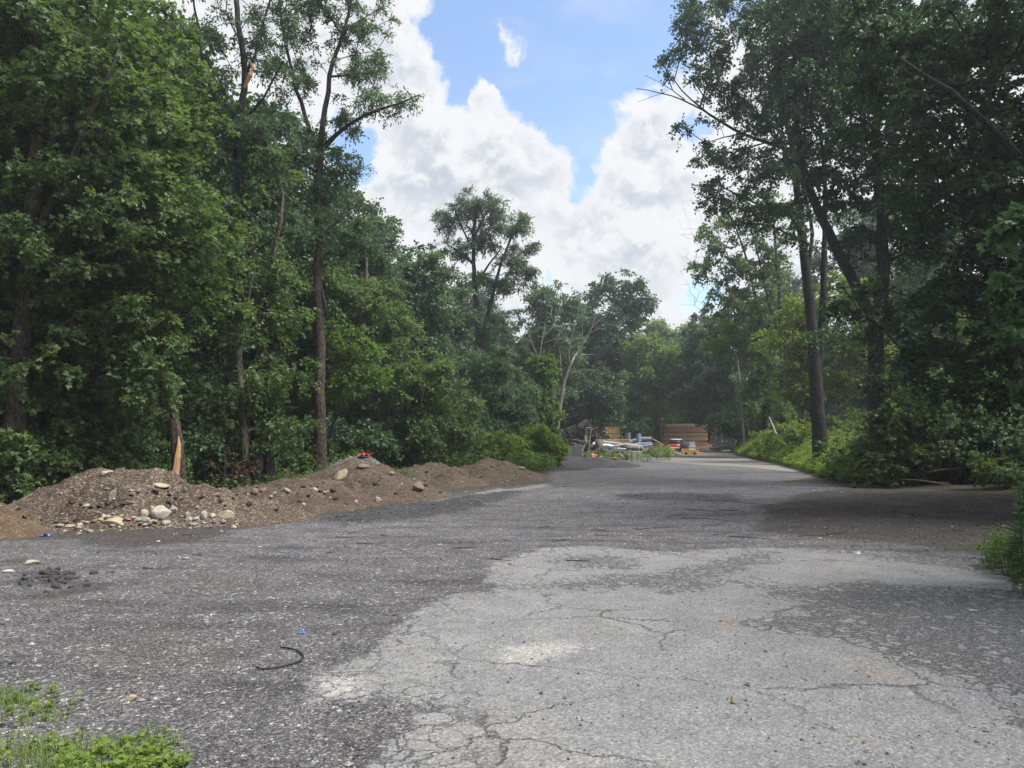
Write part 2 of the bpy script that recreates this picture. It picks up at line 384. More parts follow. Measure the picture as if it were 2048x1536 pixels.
crack2 = q.math('MULTIPLY', q.math('SUBTRACT', 1.0, q.sstep(c2, .01, .06)), q.math('MAXIMUM', edge, q.math('MULTIPLY', q.sstep(nbig, .56, .66), .6)))
dkm = q.sstep(q.math('ADD', dk, q.math('MULTIPLY', q.math('SUBTRACT', nmid, .5), 1.6)), -.25, .8)
crack3 = q.math('MULTIPLY', q.math('SUBTRACT', 1.0, q.sstep(q.math('SUBTRACT', c3, q.math('MULTIPLY', dkm, .20)), -.02, .10)), q.sstep(dkm, .05, .35))
crack = q.math('MAXIMUM', q.math('MAXIMUM', crack1, crack2), crack3)
ab2 = q.mix(q.math('MULTIPLY', crack, .85), ab, q.mix(1.0, (.085, .083, .083), spk, 'MULTIPLY'))
am = q.sstep(q.math('ADD', aA, q.math('ADD', q.math('MULTIPLY', q.math('SUBTRACT', nmid, .5), .55), q.math('MULTIPLY', q.math('SUBTRACT', nfin, .5), .35))), -.04, .07)
col = q.mix(am, gravel, ab2)
pm = q.sstep(q.math('ADD', q.attr('pale'), q.math('MULTIPLY', q.math('SUBTRACT', nmid, .5), .9)), -.15, .25)
col = q.mix(q.math('MULTIPLY', pm, .85), col, q.mix(1.0, (.22, .205, .185), q.ramp(vcol2, [(0, .7), (1, 1.3)]), 'MULTIPLY'))
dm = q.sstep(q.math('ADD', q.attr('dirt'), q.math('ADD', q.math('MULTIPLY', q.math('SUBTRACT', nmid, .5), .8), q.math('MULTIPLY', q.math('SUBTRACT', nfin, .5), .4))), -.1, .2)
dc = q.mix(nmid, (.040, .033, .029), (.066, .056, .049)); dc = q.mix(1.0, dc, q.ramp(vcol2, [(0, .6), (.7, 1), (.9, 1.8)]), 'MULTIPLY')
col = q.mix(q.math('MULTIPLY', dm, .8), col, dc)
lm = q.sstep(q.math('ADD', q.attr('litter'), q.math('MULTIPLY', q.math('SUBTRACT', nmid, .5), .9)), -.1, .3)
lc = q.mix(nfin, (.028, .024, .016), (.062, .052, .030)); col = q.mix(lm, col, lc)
q.set(b.inputs['Base Color'], col); b.inputs['Roughness'].default_value = .88; b.inputs['Specular IOR Level'].default_value = .25
hh = q.math('ADD', q.math('MULTIPLY', vor.outputs['Distance'], -.35), q.math('ADD', q.math('MULTIPLY', nfin, .9), q.math('MULTIPLY', nvf, .5)))
hh = q.math('SUBTRACT', q.math('MULTIPLY', hh, q.math('SUBTRACT', 1.0, q.math('MULTIPLY', am, .65))), q.math('MULTIPLY', q.math('MULTIPLY', crack, am), .6))
q.set(b.inputs['Normal'], q.bump(hh, .8, .02))
MAT['ground'] = m
ground = mesh_np('ground', np.c_[pts, Z], [Q], m, None, True,
                 {'asph': ('POINT', cl(asph)), 'dark': ('POINT', cl(darkp)), 'dirt': ('POINT', cl(dirt)), 'pale': ('POINT', cl(pale)),
                  'litter': ('POINT', cl(litter)), 'yellow': ('POINT', cl(yellow)), 'white': ('POINT', cl(white)), 'tar': ('POINT', cl(rough))})
tag(ground, 'dark gravel lot with a patch of cracked pale asphalt', 'ground', kind='structure')

# ------------------------------------------------------------------ mounds of soil
def dirtmat(name, c1, c2, chip=.0):
    m, q, b = new_mat(name); p = q.pos()
    n1 = q.noise(p, 1.6, 5, .6); n2 = q.noise(p, 9, 6, .7); n3 = q.noise(p, 45, 4, .7)
    v = q.node('ShaderNodeTexVoronoi'); q.set(v.inputs['Vector'], p); v.inputs['Scale'].default_value = 42
    vc = q.vmath('DOT_PRODUCT', v.outputs['Color'], (.5, .5, 0))
    c = q.mix(q.sstep(q.math('ADD', q.math('MULTIPLY', n1, .6), q.math('MULTIPLY', n2, .4)), .35, .65), c1, c2)
    c = q.mix(1.0, c, q.ramp(n3, [(.3, .6), (.7, 1.3)]), 'MULTIPLY')
    c = q.mix(1.0, c, q.ramp(vc, [(0, .7), (.72 - chip * .2, 1.0), (.80 - chip * .2, 1.7 + chip), (.95, 2.2 + chip * 1.6)]), 'MULTIPLY')
    q.set(b.inputs['Base Color'], c); b.inputs['Roughness'].default_value = .95; b.inputs['Specular IOR Level'].default_value = .2
    q.set(b.inputs['Normal'], q.bump(q.math('ADD', n2, q.math('MULTIPLY', n3, .6)), 1.0, .05)); MAT[name] = m
dirtmat('soil_brown', (.082, .061, .045), (.135, .104, .078))
dirtmat('soil_tan', (.11, .078, .048), (.165, .12, .078))
dirtmat('soil_gravelly', (.074, .055, .041), (.120, .093, .072), .6)
dirtmat('soil_grey', (.075, .068, .063), (.125, .115, .107), .8)
dirtmat('soil_black', (.040, .038, .040), (.075, .070, .070), .1)
MOUNDS = []
def mound(label, mat, peaks, x0, x1, y0, y1, seed, amp=.15, step=.045):
    """peaks: (x, y, H, rx, ry) humps merged into one heap"""
    xa = np.arange(x0, x1 + step, step); ya = np.arange(y0, y1 + step, step)
    A, B = np.meshgrid(xa, ya); pp = np.stack([A.ravel(), B.ravel(), np.zeros(A.size)], 1)
    wx = fbm(pp, .9, 3, seed) * .25; wy = fbm(pp, .9, 3, seed + 50) * .25
    h = np.full(A.size, -1.)
    for (cx, cy_, H, rx, ry) in peaks:
        d = np.sqrt(((pp[:, 0] + wx - cx) / rx) ** 2 + ((pp[:, 1] + wy - cy_) / ry) ** 2)
        hh = H * (1 - d) * 1.12; hh = np.where(d < .35, H * 1.12 * (.65 + .0) + H * 1.12 * (.35 ** 2 - d ** 2) / .7, hh)   # cone with a round top
        k = .06; h = np.where(np.abs(h - hh) < k, np.maximum(h, hh) + (k - np.abs(h - hh)) ** 2 / (4 * k), np.maximum(h, hh))
    env = np.clip(h * 4, 0, 1)
    h = h + env * (amp * fbm(pp, 2.4, 5, seed + 9, .6) + .075 * np.abs(fbm(pp, 3.2, 3, seed + 70)) + .06 * np.abs(fbm(pp, 6, 3, seed + 24)) + .05 * np.abs(fbm(pp, 11, 2, seed + 4)) - .03)
    keep = (h > -.10).reshape(A.shape); n_ = len(xa)
    i, j = np.meshgrid(np.arange(len(xa) - 1), np.arange(len(ya) - 1)); kq = keep[:-1, :-1] & keep[1:, :-1] & keep[:-1, 1:] & keep[1:, 1:]
    s0 = (j * n_ + i)[kq]; Qm = np.stack([s0, s0 + 1, s0 + 1 + n_, s0 + n_], 1)
    u, inv = np.unique(Qm, return_inverse=True); Vm = np.c_[pp[:, :2], h][u]
    c = Vm[:, :2].mean(0); Vm[:, :2] -= c
    o = mesh_np('dirt_mound', Vm, [inv.reshape(-1, 4)], MAT[mat], None, True, loc=(c[0], c[1], 0)); tag(o, label, 'dirt mound', 'heaps of soil along the edge of the lot')
    MOUNDS.append((xa, ya, h.reshape(A.shape))); return o
def hz(x, y):
    z = gz(x, y)
    for xa, ya, h in MOUNDS:
        if xa[0] < x < xa[-1] and ya[0] < y < ya[-1]:
            z = max(z, float(h[int((y - ya[0]) / (ya[1] - ya[0])), int((x - xa[0]) / (xa[1] - xa[0]))]))
    return z
mound('low tan soil heap at the far left edge of the lot', 'soil_tan', [(-8.9, 12.6, .42, 1.2, 1.1), (-8.3, 12.0, .22, .8, .7)], -11, -6.8, 11.2, 14.2, 11, .06)
mound('large gravelly brown soil heap with pale boulders at its foot', 'soil_gravelly', [(-7.9, 14.2, .90, 1.9, 1.9), (-7.1, 14.1, .97, 1.9, 1.8), (-6.2, 14.2, .62, 1.8, 1.6), (-5.4, 14.2, .34, 1.5, 1.3)], -11.5, -3.2, 11.7, 16.6, 12)
mound('low brown soil ridge right of the gravelly heap', 'soil_brown', [(-5.6, 15.6, .46, 1.8, 1.5), (-4.9, 16.4, .60, 1.8, 1.7), (-4.2, 16.6, .58, 1.3, 1.3), (-3.6, 17.2, .35, 1.2, 1.2)], -8.2, -2, 13.8, 18.6, 13)
mound('peaked brown soil heap with a grey gravel cap and red scrap on top', 'soil_brown', [(-4.0, 19.3, .86, 2.2, 2.0), (-3.6, 18.6, .66, 1.7, 1.5), (-2.9, 19.0, .48, 1.4, 1.3)], -6.8, -1.2, 16.6, 21.8, 14)
mound('grey gravel cap dumped on top of the peaked brown heap', 'soil_grey', [(-4.15, 20.0, 1.04, 1.9, 1.5)], -6.4, -2.0, 18.4, 22, 15, .04)
mound('small brown soil heap between two larger heaps', 'soil_brown', [(-2.5, 24.3, .62, 1.7, 1.4), (-1.9, 23.6, .36, 1.2, 1.1), (-3.3, 23.8, .48, 1.4, 1.3)], -5, -.4, 22, 26.2, 16)
mound('farthest brown soil heap beside the bright green bush', 'soil_brown', [(-.65, 26.2, .70, 1.6, 1.6), (.1, 26.0, .40, 1.3, 1.3), (-1.3, 26.2, .45, 1.3, 1.2)], -3, 1.9, 24.2, 28.2, 17)
mound('low black heap of asphalt millings below the junk', 'soil_black', [(2.5, 37, .42, 2.6, 3.4), (3.9, 37.5, .36, 2.4, 3.4), (1.9, 34.0, .22, 1.6, 2.4)], -.4, 7, 31, 41.5, 18, .09, .08)

# ------------------------------------------------------------------ leaves and trees
KITE = np.array([(0, 0, 0), (.38, .42, .10), (0, 1, -.06), (-.38, .42, .10)])
NARROW = np.array([(0, 0, 0), (.19, .45, .05), (0, 1, -.05), (-.19, .45, .05)])
def lobed():
    v = []
    for a, s in ((0, 1), (.95, .72), (-.95, .72)):
        ca, sa = math.cos(a), math.sin(a)
        for (x, y, z) in ((0, 0, 0), (.30, .48, .07), (0, 1, -.08), (-.30, .48, .07)):
            v.append((s * (x * ca + y * sa), s * (-x * sa + y * ca), s * z))
    return np.array(v)
LOBED = lobed()
def leaves(pos, axis, up, size, shape, rng):
    """pos (N,3), axis (N,3) leaf direction, up (N,3) leaf normal"""
    axis = axis / (np.linalg.norm(axis, axis=1)[:, None] + 1e-9)
    side = np.cross(axis, up); side /= np.linalg.norm(side, axis=1)[:, None] + 1e-9; nn = np.cross(side, axis)
    k = len(shape); V = pos[:, None] + size[:, None, None] * (shape[None, :, 0:1] * side[:, None] + shape[None, :, 1:2] * axis[:, None] + shape[None, :, 2:3] * nn[:, None])
    Qd = np.arange(len(pos) * k).reshape(-1, 4)
    return V.reshape(-1, 3), Qd
def crown_leaves(cl_, outw, cs, ls, nl, shape, rng, tint0, droop=.35, flat=.55):
    """clump centres -> sprays of leaves along short twigs"""
    n = len(cl_); ns = max(4, int(nl / 9)); per = max(3, int(round(nl / ns)))
    d = rng.normal(size=(n, ns, 3)) + outw[:, None] * .8; d[..., 2] *= flat
    d /= np.linalg.norm(d, axis=2)[..., None]
    L = cs * rng.uniform(.55, 1.25, (n, ns, 1)) * rng.uniform(.75, 1.25, (n, 1, 1))
    t = (np.arange(per) + rng.uniform(0, 1, (n, ns, per))) / per; t = t ** .8
    pp = cl_[:, None, None] + d[:, :, None] * (L[:, :, None] * t[..., None])
    pp[..., 2] -= droop * cs * t ** 2
    pp += rng.normal(size=pp.shape) * cs * .09
    ax = d[:, :, None] + rng.normal(size=pp.shape) * .75; ax[..., 2] -= .35
    up = rng.normal(size=pp.shape) * .55 + outw[:, None, None] * .35; up[..., 2] += .85
    N = n * ns * per; sz = ls * rng.uniform(.6, 1.25, N)
    V, Qd = leaves(pp.reshape(-1, 3), ax.reshape(-1, 3), up.reshape(-1, 3), sz, shape, rng)
    cx = cl_ if n else np.zeros((0, 3))
    base = tint0 + .5 * fbm(cx, .55, 3, 3) + .2 * rng.normal(size=n)
    tn = np.repeat(base, ns * per) + .13 * rng.normal(size=N) + .12 * (t.reshape(-1) - .5)
    return V, Qd, np.repeat(np.clip(tn, 0, 1), len(shape) // 4)

def skeleton(stems, clumps, rng, minz, seg=.7):
    """nodes connecting every clump to the stems: returns pos, parent, stem radius (0 for branches)"""
    pos, par, rad_, plen = [], [], [], []
    for st in stems:
        pth = np.asarray(st['p'], float); n = len(pth)
        dl = np.linalg.norm(np.diff(pth, axis=0), axis=1); cum = np.r_[0, np.cumsum(dl)]
        m_ = max(3, int(cum[-1] / .45)); tt = np.linspace(0, cum[-1], m_)
        # catmull-like smoothing by interpolation on a denser path
        pi = np.stack([np.interp(tt, cum, pth[:, k]) for k in range(3)], 1)
        for _ in range(2): pi[1:-1] = (pi[:-2] + 2 * pi[1:-1] + pi[2:]) / 4
        jit = rng.normal(size=pi.shape) * .018; jit[0] = 0; pi = pi + jit
        rr = st['r0'] + (st['r1'] - st['r0']) * (tt / tt[-1]) ** .9
        if 'flare' in st: rr = rr * (1 + .55 * np.exp(-tt / .35))
        base = len(pos)
        if st.get('on') is not None and pos:
            A = np.array(pos); pidx = int(np.argmin(np.linalg.norm(A - pi[0], axis=1)))
        else: pidx = -1
        pl = 0 if pidx < 0 else plen[pidx]
        for k in range(m_):
            pos.append(pi[k]); par.append(pidx if k == 0 else base + k - 1); rad_.append(rr[k]); plen.append(pl + tt[k])
    ns = len(pos); pos = [np.array(x) for x in pos]
    SP = np.array(pos)
    if len(clumps):
        ds = np.min(np.linalg.norm(clumps[:, None] - SP[None], axis=2), axis=1); order = np.argsort(ds)
        cap = len(pos) + len(clumps) * 8; A = np.zeros((cap, 3)); A[:len(pos)] = SP; PL = np.zeros(cap); PL[:len(pos)] = plen; n = len(pos)
        node_of = np.zeros(len(clumps), int)
        for ci in order:
            c = clumps[ci]; dv = A[:n] - c; dd = np.sqrt((dv ** 2).sum(1))
            cost = dd + .22 * PL[:n] + .9 * np.maximum(0, dv[:, 2] + .1) + np.where(A[:n, 2] < minz, 50, 0)
            k = int(np.argmin(cost)); dist = dd[k]; m_ = max(1, min(7, int(dist / seg))); prev = k
            bend = rng.normal(size=3) * dist * .07
            for s_ in range(1, m_ + 1):
                t = s_ / m_; q_ = A[k] + (c - A[k]) * t + bend * math.sin(math.pi * t); q_[2] += .10 * dist * math.sin(math.pi * t)
                A[n] = q_; PL[n] = PL[prev] + dist / m_; par.append(prev); rad_.append(0); prev = n; n += 1
            node_of[ci] = prev
        pos = A[:n]
    else: pos = SP
    return np.asarray(pos), np.array(par), np.array(rad_, float)

def wood(pos, par, rs, mb, tip=.006, rexp=.5, rmax_branch=.5, seed=0):
    n = len(pos); cnt = np.zeros(n); ch = [[] for _ in range(n)]
    for i in range(n):
        if par[i] >= 0: ch[par[i]].append(i)
    leafy = np.array([len(c) == 0 for c in ch]); cnt[leafy] = 1
    # children always have a larger index than their parent
    for i in range(n - 1, -1, -1):
        if par[i] >= 0: cnt[par[i]] += cnt[i]
    r = np.minimum(tip * cnt ** rexp * 2, rmax_branch); r = np.where(rs > 0, np.maximum(rs, np.minimum(r, rs * 1.15)), r)
    done = np.zeros(n, bool)
    for i in range(n):
        if done[i]: continue
        path = [i] if par[i] < 0 else [par[i], i]; done[i] = True; k = i
        while True:
            c = [x for x in ch[k] if not done[x]]
            if not c: break
            # keep following the stem, otherwise the thickest child
            c.sort(key=lambda x: (rs[x] > 0 and x == k + 1, r[x])); nx_ = c[-1]; done[nx_] = True; path.append(nx_); k = nx_
        if len(path) < 2: continue
        rr = r[path].copy()
        if par[i] >= 0: rr[0] = rr[1]
        big = rr.max()
        mb.tube(pos[path], rr, 12 if big > .14 else (7 if big > .05 else (5 if big > .02 else 3)), caps=big > .05, jit=.10 if big > .08 else .0, seed=seed + i)

def clumpify(blobs, cs, fill, rng, gaps=.0, shell=.45):
    out, outw = [], []
    for bl in blobs:
        c = np.array(bl[0]); r = np.array(bl[1]); k = bl[2] if len(bl) > 2 else 1.0
        n = int(fill * k * 5 * ((r[0] * r[1] + r[0] * r[2] + r[1] * r[2]) / 3) / cs ** 2) + 3
        d = rng.normal(size=(n, 3)); d /= np.linalg.norm(d, axis=1)[:, None]
        rr = rng.uniform(0, 1, n) ** shell
        bump = 1 + .22 * fbm(d * 1.8 + c, 1, 3, 5)[:, None]
        pnt = c + d * rr[:, None] * r * bump
        if gaps > 0: kq = fbm(pnt, .9, 2, 77) > (gaps - 1); pnt, d, rr = pnt[kq], d[kq], rr[kq]
        out.append(pnt); outw.append(d * rr[:, None])
    return np.vstack(out), np.vstack(outw)

def tree(name, label, cat, stems, blobs, leaf='leaf_maple', barkm='bark', shape=KITE, cs=.45, ls=.11, fill=1., nl=None, seed=1, tint=.4, group=None,
         gaps=0, shell=.45, minz=.8, droop=.35, flat=.55, tip=.006, extra=None):
    rng = np.random.default_rng(seed)
    base = np.array(stems[0]['p'][0], float)
    root = empty(name, base, label, cat, group)
    cl_, ow = clumpify(blobs, cs, fill, rng, gaps, shell) if blobs else (np.zeros((0, 3)), np.zeros((0, 3)))
    if len(cl_): kq = cl_[:, 2] > .15; cl_, ow = cl_[kq], ow[kq]
    pos, par, rs = skeleton(stems, cl_, rng, base[2] + minz, seg=max(.5, cs))
    mb = MB(); wood(pos - base, par, rs, mb, tip=tip, seed=seed)
    mb.build('trunk', MAT[barkm], root, True)
    if len(cl_):
        if nl is None: nl = int((.55 if cs < .55 else .8) * math.pi * cs * cs * 1.5 / (ls * ls * (.38 if shape is not NARROW else .19) * (1.5 if shape is LOBED else 1)))
        V, Qd, tn = crown_leaves(cl_ - base, ow, cs, ls, nl, shape, rng, tint, droop, flat)
        mesh_np('crown', V, [Qd], MAT[leaf], root, False, {'tint': ('FACE', tn)})
    return root
# pixel-specified trees: stem = [(u, v[, dY])...], blobs = (u, v, ru, rv[, dY[, density]])
def S(Y, pts_, r0, r1, ground=True, on=None, flare=True):
    w_ = []
    for i, t in enumerate(pts_):
        w_.append(P(t[0], t[1], Y + (t[2] if len(t) > 2 else 0)))
    if ground: w_[0][2] = gz(w_[0][0], w_[0][1]) - .15
    d = dict(p=w_, r0=r0, r1=r1)
    if on is not None: d['on'] = on
    elif flare: d['flare'] = 1
    return d
def Bl(Y, lst):
    o = []
    for t in lst:
        Yb = Y + (t[4] if len(t) > 4 else 0); c = P(t[0], t[1], Yb); s = Yb / F
        rx, rz = t[2] * s, t[3] * s; o.append((c, (rx, (rx + rz) / 2 * .95, rz), t[5] if len(t) > 5 else 1.0))
    return o

# ------------------------------------------------------------------ the trees on the left
LG = 'trees on the left edge of the lot'
tree('maple_tree', 'big dense maple filling the left edge of the view', 'tree',
     [S(15.5, [(20, 1000), (35, 780), (60, 500), (80, 250), (60, 0), (70, -250)], .22, .06), S(15.5, [(60, 500), (150, 300, -.6), (230, 120, -1)], .10, .03, False, 1),
      S(15.5, [(45, 640), (-80, 420, -.6), (-160, 200, -1)], .10, .03, False, 1)],
     Bl(15.5, [(60, 60, 250, 230), (240, 250, 200, 190, .3), (-120, 220, 260, 260), (330, 400, 120, 130, .5), (180, 430, 220, 170), (-60, 560, 220, 220), (270, 110, 130, 170, 1, .8), (400, 480, 80, 70, .5, .9), (250, 560, 180, 100, .6, .8), (-60, -150, 300, 200)]),
     shape=LOBED, cs=.40, ls=.10, fill=1.0, seed=11, tint=.45, minz=2, group=LG)
tree('maple_tree', 'low spreading maple drooping over the left gravelly heap', 'tree',
     [S(16.5, [(205, 960), (198, 860), (190, 760), (175, 640), (160, 560)], .15, .04), S(16.5, [(192, 780), (260, 690, -.8), (330, 640, -1.2)], .07, .02, False, 1),
      S(16.5, [(195, 800), (110, 720, -.8), (40, 690, -1.2)], .07, .02, False, 1)],
     Bl(16.3, [(110, 720, 170, 100, -.5), (280, 650, 110, 70, -.6), (300, 750, 80, 60, -.6, .8), (20, 820, 160, 90, -.3), (120, 880, 110, 60, -.2, .8), (0, 680, 120, 110), (230, 830, 70, 60, .2, .8)]),
     shape=LOBED, barkm='bark_red', cs=.36, ls=.10, fill=.9, seed=12, tint=.5, group=LG, droop=.5)
tree('young_tree', 'thin leaning tree wrapped in vines behind the gravelly heap', 'tree',
     [S(17.5, [(282, 960), (290, 880), (310, 800), (318, 720), (330, 600), (335, 500)], .09, .04), S(17.5, [(292, 860), (272, 800), (262, 760)], .05, .02, False, 1)],
     Bl(17.5, [(330, 520, 90, 90), (345, 620, 80, 60), (290, 800, 26, 80, 0, 1.2), (390, 560, 70, 70, .3)]),
     barkm='bark', cs=.34, ls=.085, fill=.8, seed=13, tint=.35, group=LG)
tree('locust_tree', 'slim pale barked tree with climbing vines left of the dark trunk', 'tree',
     [S(18.5, [(492, 950), (488, 850), (480, 770), (483, 700), (470, 640), (440, 570), (430, 480)], .105, .05), S(18.5, [(482, 700), (500, 600), (505, 540)], .05, .02, False, 1)],
     Bl(18.5, [(450, 520, 90, 80), (400, 620, 60, 50), (480, 640, 45, 50, -.3, 1), (500, 780, 30, 70, -.2, .8), (360, 470, 80, 90)]),
     barkm='bark', cs=.34, ls=.09, fill=.8, seed=14, tint=.3, group=LG)
tree('locust_tree', 'tall crooked tree with a torn orange scar high on its trunk', 'tree',
     [S(20, [(514, 985), (512, 870), (514, 740), (510, 620), (503, 500), (487, 400), (478, 320), (475, 230), (495, 160), (485, 90), (470, 30), (468, -80)], .17, .06),
      S(20, [(478, 320), (430, 200, .4), (400, 110, .6), (390, 20, .6)], .08, .03, False, 1), S(20, [(477, 250), (540, 190, -.5), (565, 120, -.8)], .05, .02, False, 1), S(20, [(490, 150), (530, 60, .3), (545, -40, .3)], .05, .02, False, 1)],
     Bl(20, [(430, 60, 100, 90, 0, .62), (510, 20, 80, 80, 0, .55), (400, 160, 80, 60, 0, .7), (545, 130, 60, 60, 0, .55), (470, -60, 130, 80, 0, .6), (450, 250, 90, 70, .2, .75), (530, 300, 90, 80, .2, .95), (450, 350, 90, 70, .2, .8), (560, 410, 70, 80, .2, .9), (380, 90, 70, 70, .2, .6)]),
     leaf='leaf_grey', barkm='bark_dark', shape=NARROW, cs=.34, ls=.11, fill=.85, seed=15, tint=.3, group=LG, gaps=.8, shell=.6, nl=105)
tree('vine_covered_tree', 'shaggy trunk wrapped in ivy just right of the dark crooked one', 'tree',
     [S(19.3, [(540, 985), (537, 900), (530, 800), (524, 700), (530, 600), (545, 520), (560, 440)], .16, .05)],
     Bl(19.3, [(535, 760, 26, 120, -.1, 1.3), (525, 620, 40, 70, -.1, 1), (560, 540, 60, 70), (590, 740, 40, 30, -.5, .8), (575, 860, 60, 60, -.5, .9), (560, 330, 50, 50, .3, .7), (560, 640, 60, 40, .4, .9)]),
     barkm='bark_red', cs=.32, ls=.10, fill=.85, seed=16, tint=.4, group=LG)
tree('locust_tree', 'tallest bare lower trunk locust standing behind the brown heaps', 'tree',
     [S(22, [(641, 975), (640, 880), (642, 800), (638, 730), (645, 690), (633, 640), (634, 560), (640, 520), (637, 430), (638, 350), (642, 280)], .205, .10),
      S(22, [(638, 560), (652, 600), (655, 640)], .07, .05, False, 1, False), S(22, [(640, 330), (622, 260), (600, 200), (575, 110, .4), (560, 10, .5)], .09, .03, False, 1),
      S(22, [(642, 280), (652, 190), (668, 110), (700, 30), (710, -60)], .10, .03, False, 1), S(22, [(645, 300), (680, 250, -.5), (740, 228, -.8), (800, 205, -1), (838, 190, -1)], .08, .02, False, 1),
      S(22, [(642, 470), (690, 430, .4), (725, 395, .5)], .05, .02, False, 1), S(22, [(641, 350), (600, 330), (560, 290)], .05, .02, False, 1)],
     Bl(22, [(560, 60, 70, 80, 0, .62), (640, 30, 80, 80, 0, .6), (725, 60, 65, 70, 0, .65), (700, 150, 65, 60, 0, .6), (600, 150, 70, 50, 0, .6), (770, 200, 60, 34, -.6, .7), (820, 195, 42, 30, -.9, .75), (690, 240, 60, 30, 0, .6), (650, -50, 150, 70, 0, .6),
             (640, 350, 55, 55, 0, .95), (690, 340, 50, 40, .3, .7), (730, 400, 45, 45, .4, .8), (620, 440, 65, 50, 0, .9), (690, 480, 60, 50, .2, .9), (600, 270, 50, 50, 0, .6), (760, 120, 30, 40, 0, .6), (740, 480, 45, 40, .4, .8)]),
     leaf='leaf_grey', barkm='bark_red', shape=NARROW, cs=.34, ls=.11, fill=.95, seed=17, tint=.35, group=LG, gaps=.8, shell=.6, nl=105)
tree('sapling', 'yellow green sapling arching right of the tallest locust trunk', 'tree',
     [S(23, [(655, 960), (662, 870), (675, 790), (700, 730), (730, 690)], .06, .02), S(23, [(664, 850), (690, 790), (720, 770)], .03, .012, False, 1)],
     Bl(23, [(705, 700, 55, 38, 0, .95), (745, 735, 32, 35, -.3, .8), (690, 760, 40, 36, 0, .7), (680, 665, 36, 25), (675, 905, 40, 28, -.3, .6)]),
     leaf='leaf_bright', cs=.34, ls=.10, fill=.8, seed=18, tint=.5, group=LG)
tree('maple_tree', 'broad mid green maple right behind the tallest locust', 'tree',
     [S(28, [(722, 950), (720, 820), (724, 700), (735, 600), (730, 500)], .2, .05)],
     Bl(28, [(720, 620, 100, 80), (750, 690, 80, 70), (690, 730, 70, 60), (670, 580, 60, 60), (780, 650, 50, 50), (730, 800, 80, 70, .3)]),
     cs=.45, ls=.12, seed=19, tint=.45, group=LG)
tree('tall_tree', 'tall dark tree rising between the locust and the grey green crown', 'tree',
     [S(32, [(745, 950), (745, 800), (742, 650), (735, 520), (730, 430)], .24, .05)],
     Bl(32, [(745, 480, 55, 65), (700, 520, 60, 70), (765, 560, 45, 60), (740, 640, 70, 70), (660, 490, 40, 70), (770, 470, 30, 35)]),
     leaf='leaf_grey', cs=.5, ls=.13, seed=20, tint=.2, group=LG, fill=.9)
tree('tall_tree', 'grey green rounded tree left of the lone open crowned locust', 'tree',
     [S(38, [(835, 940), (835, 800), (835, 650), (830, 540)], .28, .06)],
     Bl(38, [(825, 540, 58, 62), (865, 600, 52, 70), (800, 620, 50, 80), (845, 700, 65, 80), (780, 720, 50, 70), (870, 540, 30, 35)]),
     leaf='leaf_grey', cs=.6, ls=.19, seed=21, tint=.42, group=LG, fill=.95)
tree('maple_tree', 'bushy round maple low in front of the grey green crown', 'tree',
     [S(27, [(830, 950), (832, 880), (838, 800), (840, 730)], .14, .04)],
     Bl(27, [(850, 750, 70, 50, -.5), (900, 800, 60, 60, -.3), (800, 800, 80, 70), (760, 760, 60, 60), (850, 860, 90, 50, -.6), (920, 870, 45, 40, -.3), (760, 860, 50, 40, 0, .7)]),
     cs=.40, ls=.11, seed=22, tint=.42, group=LG)
tree('oak_tree', 'lone locust with an open domed crown against the clouds', 'tree',
     [S(45, [(958, 930), (958, 800), (957, 700), (953, 620), (948, 540), (945, 470), (955, 410)], .30, .08), S(45, [(960, 690), (978, 620), (990, 570), (1003, 520), (1030, 460)], .15, .05, False, 1),
      S(45, [(948, 530), (925, 500), (895, 490)], .09, .04, False, 1), S(45, [(950, 580), (975, 530), (1000, 500)], .09, .04, False, 1), S(45, [(946, 480), (970, 430), (985, 395)], .09, .03, False, 1), S(45, [(946, 500), (920, 450), (905, 410)], .07, .03, False, 1)],
     Bl(45, [(948, 412, 48, 32, 0, .95), (900, 440, 38, 40, 0, .9), (985, 425, 35, 35, 0, .85), (1035, 455, 30, 38, 0, .9), (900, 500, 42, 34, 0, .8), (960, 480, 48, 36, 0, .75), (1030, 520, 44, 34, 0, .95), (1010, 560, 52, 26, 0, .8), (1055, 545, 26, 18, 0, .7), (985, 640, 34, 22, 0, .6), (935, 560, 40, 22, 0, .7), (890, 545, 30, 18, 0, .7), (1000, 450, 40, 40, 0, .7), (1060, 500, 20, 30, 0, .7)]),
     leaf='leaf_grey', barkm='bark_dark', shape=NARROW, cs=.5, ls=.18, fill=1.3, seed=23, tint=.35, group=LG, gaps=.7, shell=.6, nl=105)
tree('oak_tree', 'smaller forked tree with sparse foliage left of the lone locust', 'tree',
     [S(42, [(925, 935), (925, 820), (922, 730), (912, 650), (900, 590)], .2, .06), S(42, [(922, 730), (905, 680), (880, 620)], .09, .04, False, 1), S(42, [(908, 935), (912, 800), (908, 700), (915, 640)], .15, .05, True, 1, False)],
     Bl(42, [(900, 580, 45, 32, 0, .8), (925, 640, 38, 40, 0, .7), (880, 640, 36, 36, 0, .7), (930, 690, 40, 30, 0, .7), (880, 720, 50, 40, .4)]),
     leaf='leaf_grey', barkm='bark_dark', cs=.55, ls=.17, fill=.8, seed=24, tint=.3, group=LG, gaps=.7)
tree('willow_tree', 'feathery grey green tree in front of the lone locust trunk', 'tree',
     [S(36, [(985, 930), (985, 850), (990, 770), (995, 700)], .14, .03)],
     Bl(36, [(990, 735, 45, 45), (960, 800, 60, 50, .3), (1030, 810, 50, 50), (1000, 860, 80, 40), (1050, 860, 40, 35), (940, 740, 40, 36, .6)]),
     leaf='leaf_grey', shape=NARROW, cs=.42, ls=.17, fill=1, seed=25, tint=.45, group=LG, nl=110)
